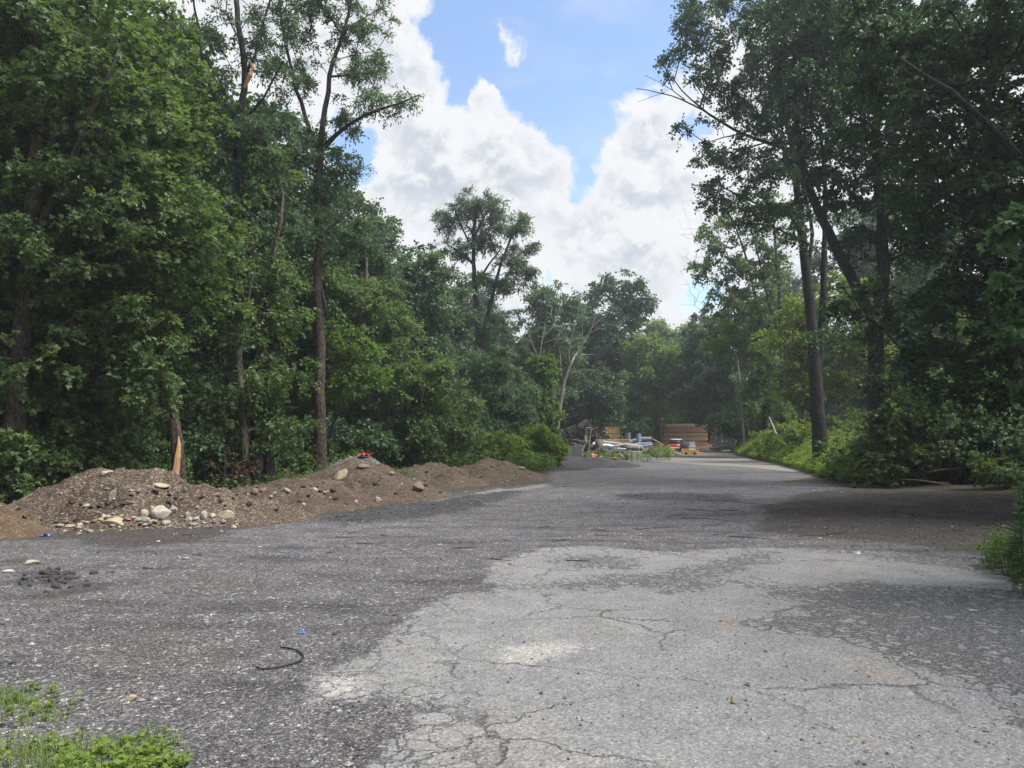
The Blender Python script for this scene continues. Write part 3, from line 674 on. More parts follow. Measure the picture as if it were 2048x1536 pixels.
tree('vine_covered_tree', 'narrow column of light green vine left of the white dead tree', 'tree',
     [S(40, [(1087, 915), (1087, 830), (1085, 760), (1088, 700)], .1, .04)],
     Bl(40, [(1088, 745, 26, 40, 0, 1.3), (1075, 800, 24, 40, 0, 1.2), (1095, 840, 30, 35, 0, 1.1), (1070, 730, 14, 20)]),
     leaf='leaf_bright', cs=.36, ls=.14, fill=.9, seed=26, tint=.4, group=LG, nl=80)
tree('dead_tree', 'white leafless dead tree standing behind the log pile', 'dead tree',
     [S(48, [(1110, 900), (1118, 830), (1125, 780), (1135, 740), (1148, 715)], .16, .07), S(48, [(1148, 715), (1165, 690), (1185, 655), (1192, 620)], .06, .015, False, 1), S(48, [(1150, 712), (1178, 703), (1190, 710)], .05, .015, False, 1),
      S(48, [(1140, 735), (1138, 690), (1150, 650), (1160, 610)], .05, .015, False, 1), S(48, [(1145, 745), (1165, 735), (1180, 738)], .035, .012, False, 1), S(48, [(1165, 690), (1162, 650), (1172, 610)], .03, .01, False, 1),
      S(48, [(1180, 665), (1200, 650), (1215, 655)], .03, .01, False, 1), S(48, [(1185, 655), (1205, 630), (1225, 620)], .03, .008, False, 1), S(48, [(1128, 770), (1120, 720), (1118, 690)], .04, .012, False, 1)],
     [], barkm='bark_pale', seed=27)
def bare(name, label, Y, base, tips, r0, seed, n=70, spread=(60, 60), cxy=(0, 0), bm='bark_pale'):
    rng = np.random.default_rng(seed); s = Y / F; c = P(*cxy, Y)
    pts_ = c + np.clip(rng.normal(size=(n, 3)), -1.5, 1.5) * np.array((spread[0] * s, spread[0] * s * .7, spread[1] * s)) * .55
    root = empty(name, base['p'][0], label, 'dead tree'); pos, par, rs = skeleton([base] + tips, pts_, rng, 1, .5)
    mb = MB(); wood(pos - base['p'][0], par, rs, mb, tip=r0, seed=seed); mb.build('trunk', MAT[bm], root, True); return root
bare('dead_tree', 'thin grey dead tree with fine twigs left of the ivy trees', 54, S(54, [(1490, 930), (1480, 760), (1460, 600), (1440, 480), (1425, 390)], .09, .02), [S(54, [(1462, 610), (1420, 560), (1385, 530)], .03, .01, False, 1), S(54, [(1470, 700), (1425, 640), (1390, 610)], .03, .01, False, 1)],
       .005, 31, 190, (62, 150), (1415, 520))
bare('dead_tree', 'pale dead twigs rising above the light green trees at centre', 54, S(54, [(1085, 910), (1085, 780), (1080, 700), (1090, 650)], .1, .03), [S(54, [(1082, 720), (1062, 690), (1054, 650)], .05, .02, False, 1), S(54, [(1085, 680), (1110, 650), (1122, 610)], .05, .015, False, 1)],
     .006, 32, 50, (45, 50), (1090, 640))
# the wood closing the view
tree('oak_tree', 'pale green crown just right of the lone locust', 'tree', [S(62, [(1090, 900), (1092, 760), (1095, 640)], .3, .06)],
     Bl(62, [(1075, 610, 50, 40), (1115, 600, 45, 30), (1060, 680, 60, 60), (1120, 670, 50, 60), (1090, 760, 70, 60), (1150, 610, 20, 24), (1050, 800, 60, 60)]), leaf='leaf_grey', cs=.8, ls=.25, seed=33, tint=.55, fill=.95)
tree('oak_tree', 'tall dark double crown at the centre of the tree line', 'tree', [S(74, [(1230, 895), (1228, 760), (1225, 620)], .35, .08), S(74, [(1228, 740), (1195, 660), (1180, 620)], .2, .06, False, 1)],
     Bl(74, [(1250, 585, 42, 36), (1210, 575, 24, 26), (1275, 620, 32, 34), (1180, 620, 40, 45), (1225, 660, 70, 60), (1170, 700, 50, 60), (1250, 720, 60, 50), (1200, 780, 70, 60), (1290, 600, 14, 14)]), leaf='leaf_dark', cs=.85, ls=.27, seed=34, tint=.75, fill=1)
tree('oak_tree', 'lighter rounded tree behind the beige beam stack', 'tree', [S(70, [(1315, 895), (1315, 800), (1310, 700)], .25, .06)],
     Bl(70, [(1305, 700, 50, 36), (1340, 740, 50, 50), (1280, 750, 50, 50), (1310, 800, 75, 45), (1260, 810, 40, 40)]), leaf='leaf_maple', cs=.8, ls=.24, seed=35, tint=.75, fill=.95)
tree('oak_tree', 'far yellow green crown low between the two sides of the wood', 'tree', [S(98, [(1345, 890), (1345, 760), (1345, 680)], .3, .06)],
     Bl(98, [(1340, 672, 40, 32), (1310, 660, 24, 20), (1375, 690, 36, 40), (1340, 740, 70, 60)]), leaf='leaf_maple', cs=1., ls=.3, seed=36, tint=.95)
tree('oak_tree', 'dark leafy tree behind the pale boards at the right of the yard', 'tree', [S(66, [(1435, 900), (1430, 780), (1425, 680)], .3, .06)],
     Bl(66, [(1415, 665, 45, 45), (1400, 740, 55, 60), (1450, 720, 55, 70), (1376, 775, 42, 42), (1440, 810, 70, 50), (1385, 690, 30, 40), (1480, 640, 50, 60)]), leaf='leaf_grey', cs=.75, ls=.23, seed=37, tint=.3, fill=.95)
tree('maple_tree', 'dark bushy tree behind the log pile and the pine bundles', 'tree', [S(64, [(1185, 900), (1188, 820), (1190, 750)], .2, .05)],
     Bl(64, [(1190, 770, 45, 36), (1160, 810, 40, 36), (1215, 810, 35, 40), (1180, 850, 50, 30), (1150, 770, 30, 40)]), leaf='leaf_dark', cs=.7, ls=.22, seed=38, tint=.8)

# ------------------------------------------------------------------ the trees on the right
RG = 'trees on the right edge of the lot'
tree('oak_tree', 'thick forked trunk standing in the tall weeds on the right', 'tree',
     [S(30, [(1643, 925), (1634, 800), (1628, 700), (1622, 620), (1608, 520), (1600, 430), (1590, 330), (1570, 200)], .33, .08),
      S(30, [(1634, 740), (1645, 640), (1650, 560), (1648, 470), (1652, 380), (1640, 250)], .17, .06, False, 1, False), S(30, [(1628, 660), (1612, 560), (1628, 460), (1600, 350)], .12, .05, False, 1, False),
      S(30, [(1580, 300), (1480, 268), (1420, 230), (1370, 200), (1310, 180), (1272, 178)], .08, .012, False, 1), S(30, [(1420, 230), (1350, 170), (1320, 120)], .04, .01, False, 1), S(30, [(1370, 200), (1330, 165), (1290, 150)], .02, .006, False, 1), S(30, [(1330, 185), (1295, 195), (1275, 205)], .015, .005, False, 1), S(30, [(1480, 268), (1430, 270), (1390, 300)], .03, .008, False, 1), S(30, [(1570, 250), (1560, 120), (1540, 20)], .08, .03, False, 1)],
     Bl(29, [(1420, 110, 70, 90, 0, .62), (1395, 260, 46, 40, 0, .4), (1340, 120, 36, 40, 0, .3), (1430, 310, 50, 40, 0, .6), (1500, 80, 80, 100, 0, .75), (1480, 210, 80, 70, 0, .75), (1560, 180, 100, 100), (1440, 0, 90, 90, 0, .7), (1580, 20, 100, 100), (1500, 330, 90, 70, 0, .8), (1590, 330, 80, 80, 0, .8), (1600, 440, 60, 60, .5, .6), (1450, 400, 60, 40, 0, .8), (1520, 420, 60, 50, 0, .8), (1370, 40, 40, 60, 0, .8), (1640, 680, 40, 26, -.5, .5)]),
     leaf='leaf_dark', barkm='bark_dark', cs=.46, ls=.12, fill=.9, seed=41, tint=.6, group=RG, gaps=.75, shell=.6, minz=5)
tree('oak_tree', 'leaning dark trunk forking from the shrubs right of the weeds', 'tree',
     [S(23, [(1765, 975), (1757, 860), (1752, 760), (1755, 660), (1768, 560), (1765, 440), (1750, 300), (1760, 150)], .30, .10), S(23, [(1752, 700), (1730, 600), (1690, 530), (1655, 460), (1625, 400), (1600, 320), (1590, 200)], .20, .08, False, 1, False)],
     Bl(23, [(1640, 200, 120, 120), (1750, 150, 130, 140), (1600, 60, 110, 110), (1740, 330, 110, 90), (1640, 380, 80, 60, .5, .7), (1820, 450, 90, 90), (1860, 300, 130, 130), (1720, 480, 50, 50, .5, .6), (1700, 0, 150, 110), (1900, 80, 150, 140), (1800, 620, 60, 45, -.5, .7)]),
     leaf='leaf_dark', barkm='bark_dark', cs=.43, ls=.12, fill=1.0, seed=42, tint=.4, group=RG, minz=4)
tree('maple_tree', 'near dark maple hanging over the right side of the lot', 'tree',
     [S(13, [(2240, 1050), (2230, 800), (2200, 500), (2150, 200), (2100, -100)], .24, .08), S(13, [(2200, 520), (2060, 330, -.3), (1930, 200, -.5), (1800, 120, -.5)], .11, .03, False, 1), S(13, [(2215, 650), (2080, 560, .3), (1950, 520, .4), (1850, 500, .5)], .09, .02, False, 1)],
     Bl(13.5, [(1980, 80, 230, 170), (1830, 200, 150, 150, .4, .8), (2020, 330, 180, 130), (1900, 420, 120, 100, .4, .9), (2010, 560, 140, 120, .5), (1870, 620, 120, 80, 1, .8), (1960, 740, 130, 80, 1.5, .9), (1820, 730, 90, 60, 3, .8), (1730, 620, 70, 60, 4, .7), (2150, 100, 250, 300), (2200, 600, 200, 300), (1720, 60, 120, 100, .6, .7)]),
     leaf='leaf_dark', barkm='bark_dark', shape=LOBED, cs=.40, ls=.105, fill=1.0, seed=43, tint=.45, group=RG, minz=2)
tree('maple_tree', 'nearest leafy branch with pale green leaves at the right edge', 'tree',
     [S(7.2, [(2420, 1250), (2400, 1000), (2360, 700), (2300, 450)], .09, .03), S(7.2, [(2340, 620), (2180, 520), (2060, 450), (1990, 430)], .03, .008, False, 1), S(7.2, [(2380, 850), (2200, 720), (2090, 690), (2020, 700)], .03, .008, False, 1)],
     Bl(7.2, [(2060, 450, 90, 45), (2120, 560, 90, 60), (2060, 690, 60, 60, 0, .8), (2150, 750, 90, 80), (2260, 500, 150, 200), (2020, 560, 40, 30, 0, .7)]),
     leaf='leaf_dark', shape=LOBED, cs=.20, ls=.10, fill=.55, seed=44, tint=.9, group=RG, droop=.6, nl=34)
tree('maple_tree', 'sunlit yellow green tree glowing behind the forked trunk', 'tree',
     [S(40, [(1600, 930), (1602, 800), (1600, 680), (1590, 600)], .2, .05)],
     Bl(40, [(1600, 620, 50, 55), (1660, 600, 50, 50), (1560, 680, 50, 45), (1640, 690, 60, 50), (1700, 660, 50, 60), (1600, 760, 70, 50), (1690, 750, 60, 50), (1750, 700, 60, 70), (1720, 590, 45, 45)]),
     leaf='leaf_yellow', cs=.5, ls=.17, seed=45, tint=.45, group=RG, fill=.75)
tree('maple_tree', 'yellow tinged branches spreading left of the ivy clad trunk', 'tree',
     [S(50, [(1545, 920), (1540, 800), (1530, 720), (1520, 640)], .12, .04), S(50, [(1530, 740), (1490, 710), (1440, 690)], .05, .015, False, 1)],
     Bl(50, [(1470, 690, 50, 30, 0, .8), (1435, 700, 26, 24, 0, .7), (1510, 650, 50, 40, 0, .8), (1450, 650, 36, 20, 0, .6), (1520, 720, 40, 30, 0, .7)]),
     leaf='leaf_bright', cs=.62, ls=.2, seed=46, tint=.55, group=RG, fill=.8)
tree('ivy_clad_tree', 'slim multi stemmed tree with light crown left of the forked trunk', 'tree',
     [S(48, [(1568, 915), (1566, 800), (1562, 700), (1560, 600), (1552, 500), (1545, 420)], .24, .06), S(48, [(1560, 680), (1535, 600), (1515, 500), (1490, 420)], .1, .03, False, 1), S(48, [(1530, 905), (1528, 780), (1520, 650), (1500, 540), (1470, 450)], .18, .04, True, 1, False),
      S(48, [(1566, 760), (1590, 715), (1615, 700)], .06, .02, False, 1)],
     Bl(48, [(1440, 470, 50, 40, 0, .6), (1500, 430, 60, 50, 0, .6), (1540, 500, 60, 60, 0, .7), (1470, 530, 60, 50, 0, .7), (1530, 590, 60, 50, 0, .8), (1460, 600, 50, 45, 0, .7), (1520, 690, 34, 60, 0, 1.1), (1525, 790, 40, 60, 0, 1.1), (1400, 540, 34, 24, 0, .5), (1580, 420, 50, 60, 0, .6)]),
     leaf='leaf_maple', barkm='bark_dark', cs=.62, ls=.2, fill=.85, seed=47, tint=.5, group=RG, gaps=.7)
tree('small_tree', 'small shrubby maple spreading over the debris on the right', 'tree',
     [S(22.3, [(1850, 990), (1845, 920), (1830, 860), (1800, 810)], .05, .02), S(22.3, [(1848, 940), (1880, 880), (1900, 840)], .03, .01, False, 1)],
     Bl(22.3, [(1790, 850, 60, 50), (1850, 800, 70, 60), (1780, 915, 60, 36, -.2), (1840, 905, 60, 34, 0, .9), (1890, 900, 50, 36, .2, .9), (1740, 950, 40, 26, -.3, .8), (1930, 820, 70, 50, .4, .8), (1810, 770, 60, 50, .5), (1730, 900, 30, 36, 0, .8)]),
     leaf='leaf_maple', shape=LOBED, cs=.30, ls=.12, fill=.8, seed=48, tint=.3, group=RG)
tree('small_tree', 'dim yellow lit sapling under the dark maple canopy', 'tree',
     [S(28, [(1900, 950), (1895, 850), (1890, 750)], .06, .02)],
     Bl(28, [(1880, 760, 70, 60), (1950, 720, 70, 60), (1830, 720, 50, 60), (1940, 640, 70, 50), (1880, 830, 80, 50), (2000, 800, 80, 60)]),
     leaf='leaf_bright', cs=.45, ls=.15, fill=.6, seed=49, tint=.3, group=RG)

# snag with the split orange face
sn = empty('broken_snag', P(353, 975, 16.3), 'broken tree trunk with a freshly split orange face beside the gravelly heap', 'snag')
sn.location[2] = 0
base = np.array(sn.location)
def SP_(u, v, dy=0): return P(u, v, 16.3 + dy) - base
mb = MB()
pth = [SP_(356, 1000), SP_(357, 940), SP_(354, 880), SP_(349, 840), SP_(346, 805), SP_(344, 775)]
mb.tube(pth, [.17, .155, .135, .10, .05, .008], 14, True, .18, 5)
mb.tube([SP_(335, 1000, .05), SP_(336, 950, .05), SP_(337, 925, .05)], [.03, .02, .004], 6, True, .3, 6)
mb.tube([SP_(352, 860), SP_(356, 830), SP_(357, 800)], [.05, .025, .004], 6, True, .3, 8)
mb.build('trunk', MAT['bark_red'], sn, True)
mb = MB(); mb.tube([SP_(345, 790, -.02), SP_(344, 770, -.01), SP_(343, 755)], [.03, .018, .003], 5, True, .3, 4); mb.build('splinter', MAT['wood_raw'], sn)
mb = MB()
mb.tube([SP_(349, 975, -.15), SP_(351, 950, -.155), SP_(355, 915, -.145), SP_(358, 890, -.12), SP_(357, 872, -.10)], [.05, .06, .055, .035, .01], 7, True, .35, 9)
mb.build('split_face', MAT['wood_raw'], sn)
# torn scar on the crooked tree
for o_ in [o for o in bpy.data.objects if o.name.startswith('locust_tree') and 'scar' in o.get('label', '')]:
    mb = MB(); b0 = np.array(o_.location); mb.tube([P(488, 175, 19.8) - b0, P(500, 150, 19.75) - b0, P(506, 135, 19.8) - b0, P(498, 118, 19.85) - b0], [.03, .06, .05, .01], 6, True, .3, 3)
    mb.build('scar', MAT['wood_raw'], o_)

# ------------------------------------------------------------------ generic wood behind: copies
def gen(name, label, H, leaf, seed, cs, ls, tint, barkm='bark_dark', low=False, group=None, cat='tree'):
    rng = np.random.default_rng(seed); st = [dict(p=[(0, 0, -.1), (rng.normal() * .15, .1, H * .3), (rng.normal() * .3, .2, H * .6), (rng.normal() * .4, 0, H * .9)], r0=H * .013 + .03, r1=.04, flare=1)]
    bl = []
    n = 9 if not low else 6
    for k in range(n):
        z = H * ((.30 if not low else .25) + .62 * k / (n - 1)); a = rng.uniform(0, 6.28); wv = (math.sin(math.pi * (.22 + .72 * k / (n - 1)))) * H * .17
        bl.append(((math.cos(a) * wv * .8, math.sin(a) * wv * .8, z), (H * .15, H * .15, H * .12), .9))
    return tree(name, label, cat, st, bl, leaf=leaf, barkm=barkm, cs=cs, ls=ls, seed=seed, tint=tint, group=group, fill=.72, minz=H * .15)
WG = 'trees of the dense wood around the lot'
PROT = [gen('forest_tree', 'green leafy tree in the dense wood behind the lot', 15, 'leaf_maple', 61, .75, .20, .4, group=WG),
        gen('forest_tree', 'dark leafy tree in the dense wood behind the lot', 17, 'leaf_dark', 62, .8, .21, .7, group=WG),
        gen('forest_tree', 'grey green tree in the dense wood behind the lot', 13, 'leaf_grey', 63, .7, .19, .3, group=WG)]
rngF = np.random.default_rng(99); used = [0, 0, 0]; spots = []
def place(x, y, k, sc, z=0):
    o = PROT[k]; rz = rngF.uniform(0, 6.28); s = (sc * rngF.uniform(.92, 1.1), sc * rngF.uniform(.92, 1.1), sc * rngF.uniform(.92, 1.08))
    if used[k]: o = copy_tree(o)
    used[k] = 1; o.location = (x, y, z); o.rotation_euler = (0, 0, rz); o.scale = s
    kd = ('green leafy', 'dark leafy', 'grey green')[k]
    zn = ('behind the camera at the side of the lot' if y < 10 else 'in the wood behind the soil heaps on the left' if x < -2 and y < 46 else 'far back in the wood left of the log pile' if x < 4.5 else
          'in the far wood closing the lot behind the lumber' if y > 65 and x < 26 else 'in the wood behind the forked trunk on the right' if y > 30 else 'in the shade behind the debris on the right')
    o['label'] = kd + ' tree standing ' + zn
# left wood (dark depth behind the front trees)
for (x, y, k, sc) in [(-13, 19, 1, .95), (-10.5, 22, 0, .9), (-15, 27, 1, 1.05), (-9.5, 28, 1, .85), (-12, 34, 2, 1.05), (-8, 34, 1, .72), (-18, 38, 0, 1.1), (-13, 42, 1, 1.0), (-8.5, 43, 0, .70), (-5.2, 39, 1, .55), (-20, 48, 1, 1.1), (-11, 52, 1, .85),
                      (-4.5, 50, 2, .62), (-1.5, 47, 1, .45), (-17, 20, 0, 1.1), (-19, 29, 1, 1.1), (-6.5, 57, 0, .75), (-1.0, 60, 1, .66), (2.5, 66, 0, .68), (-14, 60, 2, 1.1), (-4, 70, 1, .9), (3, 78, 1, .72), (-22, 60, 0, 1.1),
                      (8, 84, 1, .72), (13, 86, 1, .62), (18, 84, 0, .64), (22, 80, 1, .78), (15.5, 95, 2, .9), (8, 98, 0, .95), (24, 92, 0, 1.0), (10.5, 84, 2, .55), (15.6, 82, 1, .48), (20, 78, 1, .55),
                      (27, 74, 1, 1.0), (22.5, 62, 0, .9), (28, 58, 1, 1.1), (21.5, 54, 1, .62), (31, 46, 1, 1.1), (34, 33, 0, 1.1), (33, 40, 1, 1.0), (32, 26, 1, 1.0), (28, 50, 0, 1.0), (36, 46, 0, 1.1), (5.5, 86, 0, .7), (1200 / 100., 92, 1, .9), (17.5, 90, 0, .8), (21.5, 84, 1, .8), (19.5, 74, 0, .55), (29, 17, 0, 1.0), (16, 14.5, 1, .9)]:
    place(x, y, k, sc)
# trees behind and beside the camera
for (x, y, k, sc) in [(-14, 8, 0, 1.1), (-16, -2, 1, 1.1), (15, 4, 1, 1.1), (17, -6, 0, 1.1)]: place(x, y, k, sc)
# shrubs
SG = 'shrubs along the edge of the wood'
def shrub(label, H, leaf, seed, ls, cs, tint, shape=KITE, fill=.9):
    rng = np.random.default_rng(seed)
    st = [dict(p=[(0, 0, -.05), (rng.normal() * .2, rng.normal() * .2, H * .4), (rng.normal() * .3, rng.normal() * .3, H * .75)], r0=.03, r1=.012)]
    bl = [((rng.normal() * H * .28, rng.normal() * H * .28, H * rng.uniform(.28, .72)), (H * .32, H * .32, H * .28), 1.) for _ in range(5)]
    return tree('shrub', label, 'shrub', st, bl, leaf=leaf, cs=cs, ls=ls, seed=seed, tint=tint, shape=shape, fill=fill, minz=.05, tip=.004, group=SG)
sh = [shrub('dark leafy shrub at the edge of the wood', 2.4, 'leaf_maple', 71, .11, .30, .3), shrub('dull green shrub growing under the trees', 1.8, 'leaf_dark', 72, .11, .28, .8), shrub('lobed leaf shrub behind the soil heaps', 1.9, 'leaf_maple', 73, .12, .27, .5, LOBED)]
sh.append(shrub('bright yellow green shrub', 1.9, 'leaf_lime', 74, .12, .30, .45)); us = [0, 0, 0, 0]
def pshrub(x, y, k, sc):
    o = sh[k]; rz = rngF.uniform(0, 6.28); s = sc * rngF.uniform(.85, 1.15)
    if us[k]: o = copy_tree(o)
    us[k] = 1; o.location = (x, y, gz(x, y)); o.rotation_euler = (0, 0, rz); o.scale = (s,) * 3
    kd = ('bushy dark', 'dull green', 'broad leaved', 'bright yellow green')[k]
    zn = ('at the far left end of the gravelly heap' if x < -9.2 and y < 18 else 'behind the soil heaps at the foot of the trunks' if x < -4 and y < 26 else 'at the wood edge behind the small far heaps' if x < 2 and y < 34 else 'at the wood edge left of the junk and logs' if x < 6 and y < 60 else
          'deep behind the lumber stacks' if y > 60 else 'behind the tall weeds right of the yard' if y > 24.5 else 'among the debris under the dark right trees')
    o['label'] = kd + ' shrub ' + zn
for (x, y, k, sc) in [(-10.8, 14.6, 2, 1.0), (-10.2, 15.8, 0, 1.0), (-11.6, 13.5, 2, 1.1), (-9.3, 16.8, 2, .9), (-8.3, 17.2, 0, .8), (-7.4, 18.6, 1, .9), (-9.4, 19, 0, 1.0), (-7.2, 20.8, 1, 1.0), (-6.3, 22.8, 2, .75), (-5.5, 24.5, 1, 1.1), (-8.3, 24, 0, 1.2), (-4.6, 27, 0, 1.1), (-3.1, 28.2, 2, .9), (-6.5, 27.5, 1, 1.4),
                      (-3.2, 30.5, 0, 1.3), (-1.6, 31.2, 2, 1.1), (-5.5, 31, 1, 1.5), (-2, 33.5, 1, 1.4), (-.3, 35, 0, 1.0), (-.4, 37, 1, 1.4), (.4, 41, 0, 1.2), (-3.8, 36, 1, 1.5), (-12.6, 15.2, 0, 1.3), (-13, 12.4, 2, 1.2), (-12.5, 17, 1, 1.4),
                      (14.4, 30.5, 3, 1.0), (14, 27, 3, .9), (15.5, 26.5, 1, 1.3), (14.8, 37, 3, 1.2), (16.8, 34, 0, 1.3), (17, 41, 1, 1.3), (16.4, 43, 3, 1.3), (13.8, 23, 1, 1.0), (15.4, 21, 1, 1.2), (13.6, 20.8, 2, .7), (17.5, 30, 1, 1.4), (18, 25, 1, 1.3), (17, 18, 1, 1.4), (14.5, 16.2, 1, 1.2), (14.3, 12.5, 1, 1.4)]:
    pshrub(x, y, k, sc)
tree('dead_shrub', 'brown withered brush pile at the foot of the dark trunks', 'shrub', [S(18.2, [(450, 985), (452, 940), (450, 900)], .03, .01)],
     Bl(18.2, [(430, 930, 40, 34), (480, 940, 34, 26), (400, 905, 26, 26, .2, .7)]), leaf='leaf_brown', cs=.24, ls=.075, fill=.6, seed=81, tint=.4, minz=0)
tree('bush', 'bright yellow green bush at the end of the soil heaps', 'bush', [S(29.5, [(1010, 925), (1012, 905), (1010, 890)], .03, .01)],
     Bl(29.3, [(1010, 885, 36, 20), (985, 905, 26, 18), (1040, 900, 26, 20), (1010, 915, 36, 14)]), leaf='leaf_lime', cs=.24, ls=.085, fill=1.2, seed=82, tint=.75, minz=0)
tree('bush', 'tall light green bush left of the leaning log poles', 'bush', [S(33, [(1075, 918), (1077, 890), (1078, 860)], .03, .01)],
     Bl(33, [(1078, 868, 22, 22), (1100, 892, 32, 26), (1060, 895, 28, 22), (1120, 900, 18, 16), (1085, 915, 36, 16)]), leaf='leaf_lime', shape=NARROW, cs=.26, ls=.12, fill=1.2, seed=83, tint=.5, minz=0, nl=90)

for (x, y, k, sc) in [(-10, 24.5, 0, 2.0), (-12, 22, 1, 2.4), (-13.5, 18.5, 0, 2.2), (-11, 28, 1, 2.4), (-8.5, 30, 0, 2.0), (-10.5, 33, 1, 2.6), (-7, 34, 0, 2.4), (-14.5, 15, 1, 2.6), (-15, 23, 0, 2.4), (-6.5, 39, 1, 2.6), (-3.5, 41, 0, 2.4), (-2.5, 45, 1, 2.6), (-6, 47, 0, 2.8), (1, 51, 1, 2.2), (1.2, 58, 0, 2.0), (-1.5, 54, 1, 2.8),
                      (4.2, 68, 0, 2.0), (6, 78, 1, 2.4), (9, 80, 0, 2.2), (12, 82, 1, 2.4), (15, 79, 0, 2.0), (17.5, 80, 1, 2.4), (20, 77, 0, 2.4), (22.5, 74, 1, 2.4), (24, 68, 0, 2.2), (11, 90, 1, 3), (15, 90, 0, 3), (19, 88, 1, 3), (6, 88, 0, 3), (23.5, 84, 1, 3),
                      (18, 60, 1, 2.0), (20, 51, 0, 1.8), (27, 36, 0, 2.4), (26.5, 29, 1, 2.4), (20, 20, 0, 2.0), (26, 20, 1, 2.6), (19, 15, 1, 2.4), (18.5, 9, 0, 2.4), (24, 40, 0, 2.8), (26, 30, 1, 2.8)]:
    pshrub(x, y, k, sc)
for (x, y, k, sc) in [(12.2, 24.6, 2, 1.0), (13.4, 24.8, 0, 1.2), (14.8, 24.4, 2, 1.2), (16.2, 23.6, 0, 1.3), (17.4, 22, 2, 1.3), (15.2, 23, 1, 1.2), (18.4, 19.5, 0, 1.4), (16.8, 20.4, 1, 1.3), (13.2, 23.4, 2, .7), (16.5, 17.5, 2, 1.1), (15, 15, 0, 1.0), (14, 11.5, 0, 1.0)]: pshrub(x, y, k, sc)
for (x, y, sc) in [(15.5, 29.5, .8), (17, 33, 1.0), (15.2, 32.5, .7), (19, 36, 1.3), (17, 38, 1.0), (21, 40, 1.5), (18.5, 44, 1.2), (22, 47, 1.5), (16.2, 26.5, .8), (18.8, 28, 1.1), (21, 32, 1.5), (24, 37, 1.7), (25, 43, 1.7), (19, 24.5, .9), (22, 26, 1.4), (24.5, 31, 1.7)]: pshrub(x, y, 3, sc)
# the far-off wood beyond, one mass of foliage
def woods():
    rng = np.random.default_rng(5); c = []
    for (x0, y0, x1, y1, n, H) in [(-60, 120, 70, 118, 2600, 15), (-34, 0, -32, 110, 1900, 14), (44, 0, 42, 110, 1900, 14), (-60, -40, 60, -40, 900, 14)]:
        t = rng.uniform(0, 1, n); w_ = rng.normal(size=(n, 2)) * 2.5; z = H * rng.uniform(0, 1, n) ** .8 * (.75 + .3 * vnoise(np.c_[t * 14 + x0, t * 0, t * 0], 4))
        c.append(np.c_[x0 + (x1 - x0) * t + w_[:, 0], y0 + (y1 - y0) * t + w_[:, 1], z])
    c = np.vstack(c); V, Qd, tn = crown_leaves(c, rng.normal(size=c.shape) * .3, 1.5, .62, 34, KITE, rng, .4)
    tag(mesh_np('forest', V, [Qd], MAT['leaf_dark'], None, False, {'tint': ('FACE', tn)}), 'far off mass of dark wood beyond the nearer trees', 'forest', kind='stuff')
woods()

# ------------------------------------------------------------------ rocks and stones
def hit(u, v, y0=3.0, y1=60):
    Yt = y0
    while Yt < y1:
        p = P(u, v, Yt)
        if p[2] <= hz(p[0], p[1]): return np.array((p[0], p[1], hz(p[0], p[1])))
        Yt += .03
    return P(u, v, y1)
def rock_mesh(name, size, mat, seed, sub=3, cuts=9, rough_=.10):
    rng = np.random.default_rng(seed); bm = bmesh.new(); bmesh.ops.create_icosphere(bm, subdivisions=sub, radius=1)
    v = np.array([x.co[:] for x in bm.verts]); f = np.array([[x.index for x in q.verts] for q in bm.faces]); bm.free()
    for _ in range(cuts):
        d = rng.normal(size=3); d /= np.linalg.norm(d); lim = rng.uniform(.55, .85); k = v @ d; v = v - np.clip(k - lim, 0, None)[:, None] * d
    v *= (1 + rough_ * fbm(v + seed, 1.6, 4, seed))[:, None]; v /= np.abs(v).max(0); v = v * np.array(size) / 2
    return mesh_np(name, v, [f], MAT[mat], None, False)
def rock(u, v, wpx, hpx, mat, label, name='rock', seed=0, depth=.8, rot=(0, 0, 0), sink=.25, group=None, cat='rock', cuts=9, y0=3.0):
    c = hit(u, v, y0); s = c[1] / F; sz = (wpx * s, wpx * s * depth, hpx * s * 1.25)
    o = rock_mesh(name, sz, mat, seed + int(u), cuts=cuts); o.location = (c[0], c[1] + sz[1] * .25, c[2] + sz[2] * (.5 - sink)); o.rotation_euler = rot
    return tag(o, label, cat, group)
RGp = 'rocks at the foot of the gravelly heap'
